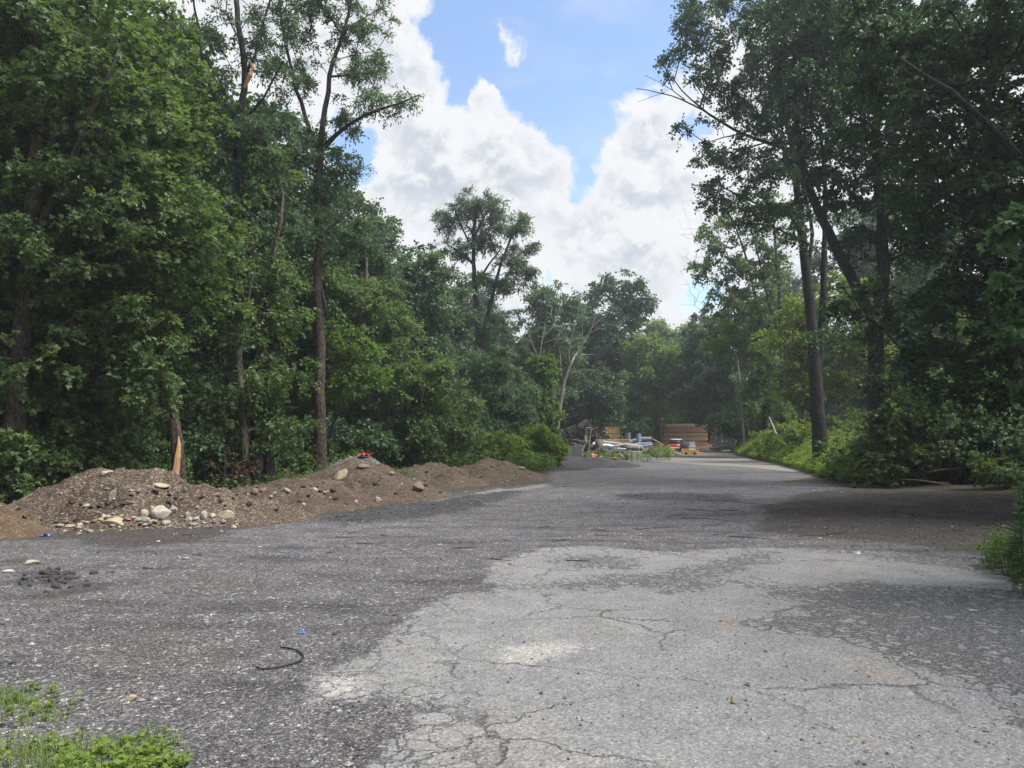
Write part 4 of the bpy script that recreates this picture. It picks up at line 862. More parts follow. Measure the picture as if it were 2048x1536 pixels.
for a in [(222, 1054, 50, 15, 'rock_tan', 'flat tan stone slab lying at the foot of the large heap', 1, .7, (.25, .05, .1)), (318, 1036, 40, 26, 'rock_pale', 'largest jagged pale boulder at the foot of the gravelly heap', 2, .8, (0, 0, .2)),
          (450, 1037, 34, 17, 'rock_tan', 'long rounded pale boulder at the right end of the rock row', 3, .6, (0, 0, .05)), (286, 1032, 19, 14, 'rock_tan', 'round tan rock resting on a flat grey one', 4, .9, (0, 0, 0)),
          (287, 1042, 24, 9, 'rock_grey', 'flat grey rock under the round tan one', 5, .8, (0, .15, 0)), (224, 1008, 15, 28, 'rock_grey', 'upright grey slab stuck in the face of the gravelly heap', 6, .5, (0, .15, .3)),
          (210, 950, 28, 9, 'rock_pale', 'pale flat rock on the crest of the gravelly heap', 7, .7, (0, -.15, 0)), (316, 977, 44, 8, 'rock_tan', 'thin tan ledge of stone high on the right of the heap', 8, .6, (0, .05, 0)),
          (343, 1028, 19, 15, 'rock_grey', 'grey rock touching the right of the largest boulder', 9, .9, (0, 0, 0)), (371, 1038, 15, 14, 'rock_grey', 'brownish grey rock above the small pale block', 10, .9, (0, 0, 0)),
          (377, 1045, 14, 13, 'rock_pale', 'small pale block in the middle of the rock row', 11, .9, (0, 0, .4)), (408, 1040, 15, 20, 'rock_pale', 'upright pale rock left of a smaller white one', 12, .8, (0, 0, .2)),
          (424, 1038, 13, 11, 'rock_pale', 'small white rock beside the upright pale one', 13, .9, (0, 0, 0)), (330, 1050, 19, 10, 'rock_grey', 'low grey rock in front of the largest boulder', 14, .8, (0, 0, 0)),
          (197, 1030, 18, 9, 'rock_brown', 'dark brown clod of rock above the tan slab', 15, .8, (0, .2, 0)), (206, 1036, 12, 7, 'rock_pale', 'little pale rock under the dark clod', 16, .8, (0, 0, 0)),
          (169, 1018, 18, 7, 'rock_pale', 'slanting pale rock on the left face of the heap', 17, .7, (0, -.4, 0)), (340, 990, 8, 7, 'rock_pale', 'small white stone under the tan ledge', 18, .9, (0, 0, 0)),
          (302, 1019, 9, 7, 'rock_pale', 'small white stone above the round tan rock', 19, .9, (0, 0, 0)), (140, 1056, 22, 8, 'rock_tan', 'thin tan rock left of the tan slab', 20, .7, (0, -.1, 0))]:
    rock(a[0], a[1], a[2], a[3], a[4], a[5], 'rock', a[6], a[7], a[8], group=RGp, y0=9)
RG2 = 'rocks on the brown heaps'
for a in [(680, 962, 34, 17, 'rock_tan', 'pale slab leaning on the peaked heap below the grey cap', 31, .5, (0, -.75, .1)), (834, 982, 27, 21, 'rock_brown', 'brown boulder at the right foot of the peaked heap', 32, .9, (0, 0, .2)),
          (756, 1003, 13, 9, 'rock_pale', 'round pale stone in front of the peaked heap', 33, .9, (0, 0, 0)), (711, 1006, 9, 6, 'rock_pale', 'small pale stone left of the round pale one', 34, .9, (0, 0, 0)),
          (628, 983, 13, 7, 'rock_pale', 'pale stone on the face of the low brown ridge', 35, .8, (0, .2, 0)), (507, 990, 18, 12, 'rock_brown', 'left one of two brown rocks on the low ridge', 36, .9, (0, 0, 0)),
          (524, 986, 19, 9, 'rock_brown', 'right one of two brown rocks on the low ridge', 37, .8, (0, -.2, 0)), (572, 988, 18, 8, 'rock_grey', 'wedge of grey rock right of the brown pair', 38, .6, (0, .5, 0)),
          (781, 950, 16, 11, 'rock_brown', 'brown rock on the right shoulder of the peaked heap', 39, .8, (0, 0, 0)), (724, 937, 28, 9, 'rock_brown', 'dark flat rock just under the grey cap', 40, .7, (0, .1, 0)),
          (1043, 938, 18, 6, 'rock_brown', 'flat brown rock on the farthest heap', 41, .7, (0, .15, 0)), (606, 1012, 10, 6, 'rock_pale', 'pale stone at the foot of the low ridge', 42, .8, (0, 0, 0))]:
    rock(a[0], a[1], a[2], a[3], a[4], a[5], 'rock', a[6], a[7], a[8], group=RG2, y0=9)
rock(1469, 1410, 14, 13, 'rock_tan', 'lone pale stone lying on the cracked asphalt in front', 'rock', 51, .9, sink=.08, cuts=5)
rock(58, 1130, 34, 9, 'rock_pale', 'white crumbly stone lump at the left edge of the lot', 'rock', 52, .8)
rock(14, 1145, 24, 5, 'rock_pale', 'flat white stone chip left of the crumbly lump', 'rock', 53, .8)
rock(372, 1119, 14, 5, 'rock_pale', 'right one of two white stones on the gravel', 'rock', 54, .7); rock(357, 1118, 7, 6, 'rock_pale', 'left one of two white stones on the gravel', 'rock', 55, .9)
rock(260, 1405, 26, 12, 'rock_tan', 'thin pale shard of stone standing near the grass', 'rock', 56, .3, (.2, -.5, .2)); rock(216, 1382, 15, 5, 'rock_pale', 'white stone chip left of the pale shard', 'rock', 57, .6, (0, -.2, 0))
def stones(name, protos, spots_, label, cat, group):
    first = [None] * len(protos)
    for (x, y, s, rz) in spots_:
        k = int(rngF.integers(len(protos))); pr = protos[k]
        o = pr if first[k] is None else pr.copy()
        if first[k] is not None: COL.objects.link(o)
        first[k] = 1; o.location = (x, y, hz(x, y) + s * .15); o.rotation_euler = (rngF.uniform(-.3, .3), rngF.uniform(-.3, .3), rz); o.scale = (s, s, s)
        tag(o, label, cat, group)
    for k, pr in enumerate(protos):
        if first[k] is None: bpy.data.objects.remove(pr)
pro = [rock_mesh('stone', (1, .8, .6), mt, 200 + i, 2, 6) for i, mt in enumerate(['rock_pale', 'rock_grey', 'rock_tan', 'rock_grey', 'rock_brown'])]
sp = []
for _ in range(120):
    u = rngF.uniform(90, 480); c = hit(u, 1048 + rngF.normal() * 8 + (u < 200) * 6, 9); sp.append((c[0], c[1], .03 + .10 * rngF.uniform() ** 2, rngF.uniform(0, 6)))
stones('stone', pro, sp, 'small loose stone at the foot of the gravelly heap', 'stone', 'small stones along the gravelly heap')
pro = [rock_mesh('stone', (1, .8, .6), mt, 220 + i, 2, 6) for i, mt in enumerate(['rock_brown', 'rock_brown', 'rock_grey', 'rock_pale'])]
sp = []
for _ in range(80):
    u = rngF.uniform(100, 1060); c = hit(u, np.interp(u, [100, 300, 480, 700, 1060], [1000, 990, 1000, 975, 945]) + rngF.normal() * 14, 9); sp.append((c[0], c[1], rngF.uniform(.03, .10), rngF.uniform(0, 6)))
stones('stone', pro, sp, 'small stone or clod on the slopes of the soil heaps', 'stone', 'small stones on the soil heaps')
pro = [rock_mesh('soil_clod', (1, .85, .65), 'soil_brown', 230 + i, 2, 4, .25) for i in range(4)]
sp = []
for _ in range(170):
    u = rngF.uniform(30, 1060); c = hit(u, np.interp(u, [30, 300, 480, 700, 1060], [1035, 1005, 1000, 975, 948]) + rngF.normal() * 18, 9); sp.append((c[0], c[1], .03 + .11 * rngF.uniform() ** 2, rngF.uniform(0, 6)))
stones('soil_clod', pro, sp, 'lump of brown soil on the slopes of the heaps', 'soil clod', 'soil clods on the heaps')
pro = [rock_mesh('asphalt_clod', (1, .8, .6), 'asphalt_chunk', 240 + i, 2, 6) for i in range(3)]
sp = []
for _ in range(60):
    c = Gp(108 + rngF.normal() * 24, 1158 + rngF.normal() * 8); sp.append((c[0], c[1], rngF.uniform(.03, .11), rngF.uniform(0, 6)))
stones('asphalt_clod', pro, sp, 'black clod in the small heap of asphalt lumps at left', 'clod', 'black clods in the small heap')
pro = [rock_mesh('asphalt_clod', (1, .8, .6), 'asphalt_chunk', 250 + i, 2, 6) for i in range(3)]
sp = []
for _ in range(55):
    u = rngF.uniform(640, 930); c = Gp(u, 1038 - (u - 640) * .10 + rngF.normal() * 7); sp.append((c[0], c[1], rngF.uniform(.02, .075), rngF.uniform(0, 6)))
stones('asphalt_clod', pro, sp, 'black clod in the scraped ridge before the peaked heap', 'clod', 'black clods along the scraped ridge')

# pebbles nobody could count
def tintmat(name, stops, rough=.9):
    m, q, b = new_mat(name); n = q.noise(q.pos(), 60, 3)
    q.set(b.inputs['Base Color'], q.mix(1.0, q.ramp(q.attr('tint'), stops), q.ramp(n, [(.3, .75), (.7, 1.2)]), 'MULTIPLY')); b.inputs['Roughness'].default_value = rough; MAT[name] = m
tintmat('pebble', [(0, (.045, .044, .046)), (.5, (.13, .125, .12)), (.8, (.24, .225, .205)), (1, (.42, .40, .37))])
OCT = np.array([(1, 0, 0), (0, 1, 0), (-1, 0, 0), (0, -1, 0), (0, 0, 1), (0, 0, -1)], float); OF = np.array([(0, 1, 4), (1, 2, 4), (2, 3, 4), (3, 0, 4), (1, 0, 5), (2, 1, 5), (3, 2, 5), (0, 3, 5)])
def pebbles(name, label, xyz, size, tint, seed):
    rng = np.random.default_rng(seed); n = len(xyz)
    v = OCT[None] * rng.uniform(.55, 1.2, (n, 6, 1)); a = rng.uniform(0, 6.28, n); ca, sa = np.cos(a), np.sin(a)
    x = v[..., 0] * ca[:, None] - v[..., 1] * sa[:, None] * .8; y = v[..., 0] * sa[:, None] + v[..., 1] * ca[:, None] * .8; z = v[..., 2] * .55
    V = np.stack([x, y, z], -1) * size[:, None, None] + xyz[:, None] + np.array((0, 0, 1)) * (size * .2)[:, None, None]
    o = mesh_np(name, V.reshape(-1, 3), [(OF[None] + np.arange(n)[:, None, None] * 6).reshape(-1, 3)], MAT['pebble'], None, False, {'tint': ('FACE', np.repeat(tint, 8))})
    return tag(o, label, 'gravel', kind='stuff')
def gzv(x, y):
    i = np.clip(np.searchsorted(xs, x) - 1, 0, nx - 2); j = np.clip(np.searchsorted(ys, y) - 1, 0, ny - 2); z = Z.reshape(ny, nx); fx = (x - xs[i]) / (xs[i + 1] - xs[i]); fy = (y - ys[j]) / (ys[j + 1] - ys[j])
    return (z[j, i] * (1 - fx) + z[j, i + 1] * fx) * (1 - fy) + (z[j + 1, i] * (1 - fx) + z[j + 1, i + 1] * fx) * fy
n = 70000; rr = R0.uniform(0, 1, n); yy = 3.0 / (1 - rr * (1 - 3.0 / 26)); xx = R0.uniform(-.78, .78, n) * yy
A = asph.reshape(ny, nx); ai = A[np.clip(np.searchsorted(ys, yy), 0, ny - 1), np.clip(np.searchsorted(xs, xx), 0, nx - 1)]
kp = (R0.uniform(0, 1, n) < np.where(ai > .05, .07, 1.0)); kp &= (fbm(np.c_[xx, yy, 0 * xx], .9, 3, 8) + R0.uniform(-.6, .6, n)) > -.35
xx, yy = xx[kp], yy[kp]; sz = (.0035 + .006 * R0.uniform(0, 1, len(xx)) ** 3 * 1.6) * (1 + yy * .05); t = R0.uniform(0, 1, len(xx)) ** 1.3
big = R0.uniform(0, 1, len(xx)) > .985; sz[big] *= 2.2
pebbles('gravel', 'loose grey and white gravel chips scattered over the lot', np.c_[xx, yy, gzv(xx, yy)], sz, t, 3)
c_ = []
for _ in range(9000):
    xa, ya, h = MOUNDS[int(R0.choice(7, p=[.10, .40, .13, .14, .11, .06, .06]))]; i, j = int(R0.integers(len(xa))), int(R0.integers(len(ya)))
    if h[j, i] > .03: c_.append((xa[i] + R0.uniform(-.02, .02), ya[j] + R0.uniform(-.02, .02), hz(xa[i], ya[j])))
c_ = np.array(c_); pebbles('heap_pebbles', 'small pale pebbles mixed into the soil heaps', c_, .006 + .022 * R0.uniform(0, 1, len(c_)) ** 3, R0.uniform(.25, 1, len(c_)), 4)

# ------------------------------------------------------------------ grass and weeds
def in_poly(poly, n, rng):
    poly = np.asarray(poly)[:, :2]; lo, hi = poly.min(0), poly.max(0); o = np.zeros((0, 2))
    while len(o) < n: c = rng.uniform(lo, hi, (n * 2, 2)); o = np.vstack([o, c[sdist(c, poly) > 0]])
    return o[:n]
def blades(name, label, polys, n, h, w_, seed, mat='grass_blade', cat='grass', edge=.15):
    rng = np.random.default_rng(seed); V = []; T = []
    P_ = []
    for pl, k in polys:
        c = in_poly(pl, k, rng); d = sdist(c, pl); c = c[rng.uniform(0, 1, len(c)) < np.clip(d / edge, .15, 1)]; P_.append(c)
    c = np.vstack(P_); n = len(c); tuft = fbm(np.c_[c, c[:, 0] * 0], 7, 2, seed); kq = (tuft + fbm(np.c_[c, c[:, 0] * 0], 2.2, 2, seed + 5) * .8) + rng.uniform(-.35, .35, n) > -.05; c = c[kq]; n = len(c)
    H = h * rng.uniform(.35, 1.2, n); a = rng.uniform(0, 6.28, n); ln = rng.uniform(.15, .9, n) * H; z = gzv(c[:, 0], c[:, 1])
    dx, dy = np.cos(a), np.sin(a); W = w_ * rng.uniform(.6, 1.3, n)
    def pt(t, s): return np.stack([c[:, 0] + dx * ln * t ** 1.8 - dy * W * s * (1 - t * .7), c[:, 1] + dy * ln * t ** 1.8 + dx * W * s * (1 - t * .7), z + H * (t - .25 * t * t * (ln / H))], 1)
    V = np.stack([pt(0, -1), pt(0, 1), pt(.55, 1), pt(.55, -1), pt(1., 0), pt(1., 0.01)], 1)
    Qd = (np.array([(0, 1, 2, 3), (3, 2, 5, 4)])[None] + np.arange(n)[:, None, None] * 6).reshape(-1, 4)
    o = mesh_np(name, V.reshape(-1, 3), [Qd], MAT[mat], None, False, {'tint': ('FACE', np.repeat(np.clip(.75 + tuft[kq] * .5 + rng.normal(size=n) * .2, 0, 1), 2))})
    return tag(o, label, cat, kind='stuff')
g1 = px([(-60, 1372), (60, 1368), (120, 1380), (165, 1400), (130, 1440), (50, 1450), (-60, 1445)]); g2 = px([(-60, 1455), (60, 1450), (110, 1462), (200, 1470), (300, 1462), (350, 1462), (385, 1500), (390, 1560), (380, 1640), (-60, 1640)])
blades('grass', 'bright green grass tufts growing through gravel at the lower left', [(g1, 3000), (g2, 7500)], 0, .065, .0024, 5, edge=.35)
blades('grass', 'thin moss green grass strip in front of the right edge weeds', [(px([(1895, 1095), (1950, 1088), (2060, 1095), (2200, 1130), (2200, 1150), (2040, 1112), (1960, 1105)]), 1800)], 0, .07, .0028, 6)
def broad(name, label, pos, H, nl_, ls, seed, mat, shape=KITE, cat='weeds', dr=.1, spread=.25, parent=None, kind='stuff', tint=.5):
    rng = np.random.default_rng(seed); n = len(pos); mbV, mbQ, tn = [], [], []
    H = np.broadcast_to(H, (n,)) * rng.uniform(.7, 1.2, n); la = rng.uniform(0, 6.28, n); le = rng.uniform(0, spread, n) * H
    t = rng.uniform(.12, 1, (n, nl_)) ** .8; az = rng.uniform(0, 6.28, (n, nl_))
    px_ = pos[:, None, 0] + np.cos(la)[:, None] * le[:, None] * t ** 2; py_ = pos[:, None, 1] + np.sin(la)[:, None] * le[:, None] * t ** 2; pz_ = pos[:, None, 2] + H[:, None] * t
    rr_ = (1 - t * .6) * dr * H[:, None] * rng.uniform(0, 1, t.shape)
    pp = np.stack([px_ + np.cos(az) * rr_, py_ + np.sin(az) * rr_, pz_], -1).reshape(-1, 3)
    ax = np.stack([np.cos(az), np.sin(az), rng.uniform(-.25, .6, az.shape)], -1).reshape(-1, 3); up = rng.normal(size=pp.shape) * .35; up[:, 2] += 1
    V, Qd = leaves(pp, ax, up, ls * rng.uniform(.6, 1.3, len(pp)), shape, rng)
    tt = np.repeat(np.clip(tint + .35 * fbm(pos, .8, 2, 5)[:, None] + .25 * (t - .5) + rng.normal(size=t.shape) * .12, 0, 1).ravel(), len(shape) // 4)
    # stems: thin three sided tubes
    sw = .0025 + H * .003; k = np.array([0, .5, 1.]); th = np.array([0, 2.09, 4.19])
    sx = pos[:, 0, None] + np.cos(la)[:, None] * le[:, None] * k ** 2; sy = pos[:, 1, None] + np.sin(la)[:, None] * le[:, None] * k ** 2; szz = pos[:, 2, None] + H[:, None] * k
    SV = np.stack([sx[:, :, None] + np.cos(th) * sw[:, None, None], sy[:, :, None] + np.sin(th) * sw[:, None, None], szz[:, :, None] + 0 * th], -1).reshape(-1, 3)
    q_ = np.array([(r * 3 + c, r * 3 + (c + 1) % 3, r * 3 + 3 + (c + 1) % 3, r * 3 + 3 + c) for r in range(2) for c in range(3)]); SQ = (q_[None] + np.arange(n)[:, None, None] * 9).reshape(-1, 4) + len(V)
    o = mesh_np(name, np.vstack([V, SV]), [np.vstack([Qd, SQ])], MAT[mat], parent, False, {'tint': ('FACE', np.r_[tt, np.full(len(SQ), .25)])})
    return tag(o, label, cat, kind=kind) if kind else o
rw = np.random.default_rng(31)
def zpos(c): return np.c_[c, gzv(c[:, 0], c[:, 1])]
broad('weeds', 'low leafy bright weeds among the grass at the lower left', zpos(np.vstack([in_poly(g2, 45, rw), in_poly(px([(90, 1470), (200, 1490), (380, 1470), (380, 1560), (100, 1560)]), 55, rw), in_poly(g1, 22, rw)])), .055, 12, .030, 41, 'leaf_lime', dr=.6, tint=.65)
VP = [Gp(1462, 902), Gp(1478, 912), Gp(1530, 922), Gp(1590, 938), Gp(1640, 956), Gp(1700, 968), Gp(1765, 966), (12.8, 22.8, 0), (16, 24, 0), (18, 32, 0), (20, 42, 0), (23, 55, 0), (25, 66, 0), (20, 66, 0)]
c = in_poly(VP, 12000, rw); d = sdist(c, VP); c = c[rw.uniform(0, 1, len(c)) < np.where(d < 1.5, 1, .35)]; d = sdist(c, VP); Hh = .30 + 1.0 * np.clip(d / 1.4, 0, 1) * (1 + .3 * fbm(np.c_[c, 0 * d], .5, 2, 3))
broad('weeds', 'tall yellow green weeds along the right side of the lot', zpos(c), Hh, 26, .085, 42, 'leaf_lime', KITE, dr=.2, tint=.6)
c = in_poly([(1.6, 29.5), (2.4, 34), (2.6, 40), (2.4, 48), (0, 48), (-1.8, 30), (-2.8, 28), (.6, 28)], 900, rw); broad('weeds', 'green weeds around the bright bushes left of the junk', zpos(c), .7, 22, .09, 43, 'leaf_bright', dr=.25, tint=.3)
c = np.vstack([in_poly([(4.2, 38), (8.3, 40.5), (8.4, 42.5), (6, 47), (4, 46)], 90, rw)]); broad('weeds', 'sparse weeds growing through the junk heap', zpos(c), .55, 20, .09, 44, 'leaf_bright', dr=.25, tint=.6)
c = in_poly([(8.2, 43), (9.4, 43), (9.4, 44.2), (8.2, 44.2)], 45, rw); broad('weeds', 'pale yellow green tuft of weeds left of the concrete block', zpos(c), .75, 26, .09, 45, 'leaf_lime', dr=.3, tint=.6)
LT = [Gp(1480, 1075), Gp(1560, 985), Gp(1750, 966), Gp(2100, 958), (11.5, 22, 0), (9, 9, 0), Gp(1900, 1110)]
c = in_poly(LT, 900, rw); c = np.vstack([c, in_poly([(-11, 11), (-9, 14.5), (-5, 17), (-3, 21), (-3, 26), (-8, 26), (-13, 14)], 1500, rw)]); n_ = len(c); a_ = rw.uniform(0, 6.28, n_)
V_, Q_ = leaves(np.c_[c, gzv(c[:, 0], c[:, 1]) + .012], np.stack([np.cos(a_), np.sin(a_), rw.uniform(-.2, .2, n_)], 1), np.c_[rw.normal(size=(n_, 2)) * .3, np.ones(n_)], rw.uniform(.02, .055, n_), KITE, rw)
tag(mesh_np('fallen_leaves', V_, [Q_], MAT['leaf_brown'], None, False, {'tint': ('FACE', rw.uniform(0, 1, n_))}), 'dead brown leaves strewn on the shaded soil', 'leaves', kind='stuff')
c = in_poly([(4.9, 7.2), (6.4, 6.2), (7.5, 9.5), (6.8, 10.5), (5.6, 9.0)], 260, rw); broad('weeds', 'low bushy weeds at the right edge beside the dark soil', zpos(c), .32, 26, .05, 46, 'leaf_bright', dr=.35, tint=.2)
c = in_poly([(-11.5, 11.5), (-10.2, 12.5), (-9.9, 15), (-8.8, 16.4), (-4, 18.6), (-2.9, 23), (-4.8, 25), (-12, 18)], 700, rw); broad('weeds', 'dull green ground plants behind the soil heaps', zpos(c), .5, 18, .085, 47, 'leaf_maple', dr=.4, tint=.3)
for k, (u, Y_, H_) in enumerate([(2012, 7.6, .72), (2030, 7.4, .98), (2046, 7.9, 1.2), (2058, 7.2, 1.1), (2040, 8.4, 1.05), (2022, 8.2, .6), (2075, 7.6, 1.3)]):
    x = (u - 1024) / F * Y_; r_ = empty('tall_weed', (x, Y_, gz(x, Y_)), ['shortest upright leafy stalk, leftmost of the tall weeds at the right edge', 'upright leafy stalk second from the left at the right edge', 'tall leafy stalk standing between others at the right edge', 'tall leafy stalk cut by the right border of the view',
            'leafy stalk behind the tall ones at the right edge', 'small leafy stalk behind the shortest one at the right edge', 'tallest leafy stalk beyond the right border'][k], 'weed', 'tall weeds at the right edge')
    broad('foliage', None, np.array([(0, 0, 0.), (.02, .03, 0)]), H_, 90, .085, 60 + k, 'leaf_grey', NARROW, dr=.05, parent=r_, kind=None, tint=.45, spread=.12)

# ------------------------------------------------------------------ the lumber yard at the far end
simple('timber', (.50, .32, .20), .8, .3, 5, .4, .01, stretch=(.5, 5, 5)); simple('timber_pink', (.42, .24, .165), .8, .3, 5, .4, .01, stretch=(.5, 5, 5)); simple('timber_pale', (.62, .52, .41), .8, .25, 5, .4, .01, stretch=(.5, 5, 5))
simple('pine', (.56, .37, .17), .75, .2, 5, .3, .01, stretch=(.5, 5, 5)); simple('log_end', (.12, .09, .068), .85, .5, 9, .4, .01); simple('old_board', (.44, .42, .39), .85, .3, 5, .4, .01, stretch=(.5, 5, 5))
simple('pipe_grey', (.17, .20, .24), .55, .2, 4, .1, .01); simple('white_plastic', (.62, .63, .64), .45, .12, 4, .1, .01); simple('concrete', (.40, .38, .35), .9, .2, 12, .4, .01)
simple('rust', (.09, .042, .030), .8, .4, 10, .4, .01); simple('red_paint', (.52, .035, .03), .4, .2, 6, .1, .01); simple('orange_paint', (.55, .13, .04), .6, .25, 6, .2, .01); simple('yellow_paint', (.75, .42, .05), .45, .12, 6, .1, .01)
simple('black_plastic', (.018, .018, .02), .5, .3, 6, .2, .01); simple('glass_dark', (.02, .03, .03), .12, .2, 3, 0); simple('tarp_green', (.035, .055, .05), .7, .4, 4, .4, .03); simple('tarp_black', (.045, .045, .05), .7, .35, 4, .4, .03)
simple('steel', (.40, .41, .42), .4, .2, 8, .1, .01, metal=.6); simple('blue_plastic', (.07, .22, .70), .4, .1, 6, 0); simple('pink_plastic', (.60, .10, .13), .5, .2, 6, .1); simple('hose_black', (.022, .022, .022), .55, .2, 20, .1)
simple('panel_yellow', (.46, .40, .22), .8, .2, 8, .2); simple('root_wood', (.14, .12, .10), .9, .5, 6, .6, .03)
def one(name, mb, mat, loc, label, cat, group=None, rot=(0, 0, 0), smooth=False):
    o = mb.build(name, MAT[mat], None, smooth); o.location = loc; o.rotation_euler = rot; return tag(o, label, cat, group)
def X_(u, Y): return (u - 1024) / F * Y
# tall stack of squared beams: six courses, five deep, one beam end proud here and there
Y0 = 70; xc = X_(1369, Y0); bw = 4.15; rb = np.random.default_rng(3); bms = {}
hts = [.30, .42, .36, .38, .44, .36]; z = .06; n_b = 0
for r_, hgt in enumerate(hts):
    for dpt in range(4):
        top = r_ == 5
        key = (r_ % 3, top); L = bw * (.93 if top else 1.0)
        if key not in bms:
            me_ = MB().box((0, 0, 0), (L, .44, hgt - .035), bev=.02); bms[key] = one('squared_timber', me_, ['timber', 'timber_pink', 'timber'][r_ % 3] if not top else 'timber_pale', (0, 0, 0), 'x', 'beam'); o = bms[key]; o['h'] = hgt
        else: o = bms[key].copy(); COL.objects.link(o)
        o.location = (xc + rb.normal() * .035 + (.12 if top else 0), Y0 + dpt * .47, z + hgt / 2 - .01 + (.0 if not top else 0)); o.rotation_euler = (0, 0, rb.normal() * .006 - .05); o.scale = (1, 1, hgt / o['h'])
        tag(o, ('topmost pale beam layer of the tall beam stack', 'squared pinkish beam in the tall stack behind the small vehicle')[0 if top else 1], 'beam', 'squared beams piled in the tall stack')
    for sx in (-1.5, 0, 1.5):
        if r_ < 5: one('spacer_strip', MB().box((0, 0, 0), (.09, 1.8, .034)), 'timber_pale', (xc + sx, Y0 + .7, z + hgt - .012), 'thin wooden strip between layers of the tall beam stack', 'spacer strip', 'strips between the beams')
    z += hgt + .022
for k in range(5): one('timber_offcut', MB().box((0, 0, 0), (.5, .2, .1), bev=.01), 'timber_pink', (xc + 2.45 + rb.uniform(0, .2), Y0 + .4 + rb.uniform(0, .8), .06 + k * .11), 'short reddish offcut stacked at the right end of the beam stack', 'offcut', 'offcuts by the beam stack', (0, 0, rb.normal() * .3))
# pine bundles
for k, lab in enumerate(['bottom', 'middle', 'topmost']):
    mb = MB(); h = .60
    for i in range(4):
        for j in range(6): mb.box((-0.75 + j * .30 + rb.normal() * .004, rb.normal() * .02, -.22 + i * .148), (.285, 2.3, .135), bev=.008)
    r_ = empty('lumber_bundle', (X_(1212, 68), 69, .2 + k * .66), lab + ' bundle of fresh yellow pine boards beside the log pile', 'lumber bundle', 'bundles of pine boards', rz=.42)
    o = mb.build('boards', MAT['pine'], r_); o.location = (0, 0, .29)
    for sy in (-.7, .7): o = MB().box((0, sy, 0), (1.82, .03, .60)).build('strap', MAT['black_plastic'], r_); o.location = (0, 0, .30); o.scale = (1.0, 1, 1.0)
    for sy in (-.8, .8): o = MB().box((0, 0, 0), (1.7, .09, .06)).build('bearer', MAT['timber'], r_); o.location = (0, sy, -.035)
# log pile: round log ends facing the camera
def log_mesh(L, r, seed):
    mb = MB(); rng = np.random.default_rng(seed); t = np.linspace(0, 1, 6); pts_ = np.c_[rng.normal(size=6) * .02, t * L - L / 2, rng.normal(size=6) * .02]
    mb.tube(pts_, r * np.linspace(1, .85, 6), 11, True, .08, seed); o = mb.build('log', MAT['bark_dark'], None, True); o.data.materials.append(MAT['log_end'])
    for p_ in o.data.polygons:
        if len(p_.vertices) == 3: p_.material_index = 1; p_.use_smooth = False
    return o
LP = [log_mesh(3.2, .125, 1), log_mesh(3.0, .105, 2), log_mesh(3.3, .14, 3)]; ul = [0, 0, 0]
def plog(x, y, z, k, rot=(0, 0, 0), label='dark round log with its cut end facing the camera in the log pile', s=1):
    o = LP[k]
    if ul[k]: o = o.copy(); COL.objects.link(o)
    ul[k] = 1; o.location = (x, y, z); o.rotation_euler = rot; o.scale = (s, 1, s); tag(o, label, 'log', 'logs in the dark log pile')
YL = 60; row = 0; z = .12
while z < 2.35:
    xl = X_(1120, YL) + (0.35 if z < 1.4 else (z - 1.05) * 1.0); xr = X_(1200, YL) - max(0, z - 1.3) * 1.15
    if z > 1.75: xl = X_(1148, YL) + (z - 1.75) * 1.0; xr = X_(1184, YL) - (z - 1.75) * .8
    x = xl + (row % 2) * .12
    while x < xr: plog(x, YL + rngF.normal() * .18, z + rngF.normal() * .025, int(rngF.integers(3)), (rngF.normal() * .02, 0, rngF.normal() * .05)); x += .255
    z += .215; row += 1
for (u0, v0, u1, v1, k) in [(1150, 858, 1174, 838, 0), (1128, 862, 1150, 851, 0), (1154, 862, 1172, 847, 1), (1178, 862, 1196, 855, 1), (1158, 857, 1176, 842, 2)]:
    a = P(u0, v0, YL - 1.9); b = P(u1, v1, YL - 1.7); mid = (a + b) / 2; dx, dz = b[0] - a[0], b[2] - a[2]
    o = LP[k].copy(); COL.objects.link(o); o.location = mid; o.rotation_euler = (0, -math.atan2(dz, dx), -math.pi / 2 + .25); o.rotation_euler = Vector((dx, .9, dz)).to_track_quat('Y', 'Z').to_euler(); o.scale = (.8, .42, .8)
    tag(o, 'slanting log lying across the face of the dark log pile', 'log', 'logs lying across the log pile')
for k in range(7):
    o = LP[k % 3].copy(); COL.objects.link(o); o.location = (X_(1101, 52) + rngF.normal() * .12, 52 + k * .22, 1.05 + (6 - k) * .0 + k * .10); o.rotation_euler = Vector((1, .35, .12 + rngF.normal() * .05)).to_track_quat('Y', 'Z').to_euler(); o.scale = (.6, .5, .6)
    o.data = o.data.copy() if k < 3 else o.data; tag(o, 'thin pale pole stacked above the green bush left of the logs', 'pole', 'pale poles left of the log pile')
one('pole_rack', MB().box((0, 0, .48), (1.5, 1.6, .96), bev=.03), 'tarp_black', (X_(1106, 52), 52.7, 0), 'dark crate like base under the pale poles', 'crate')
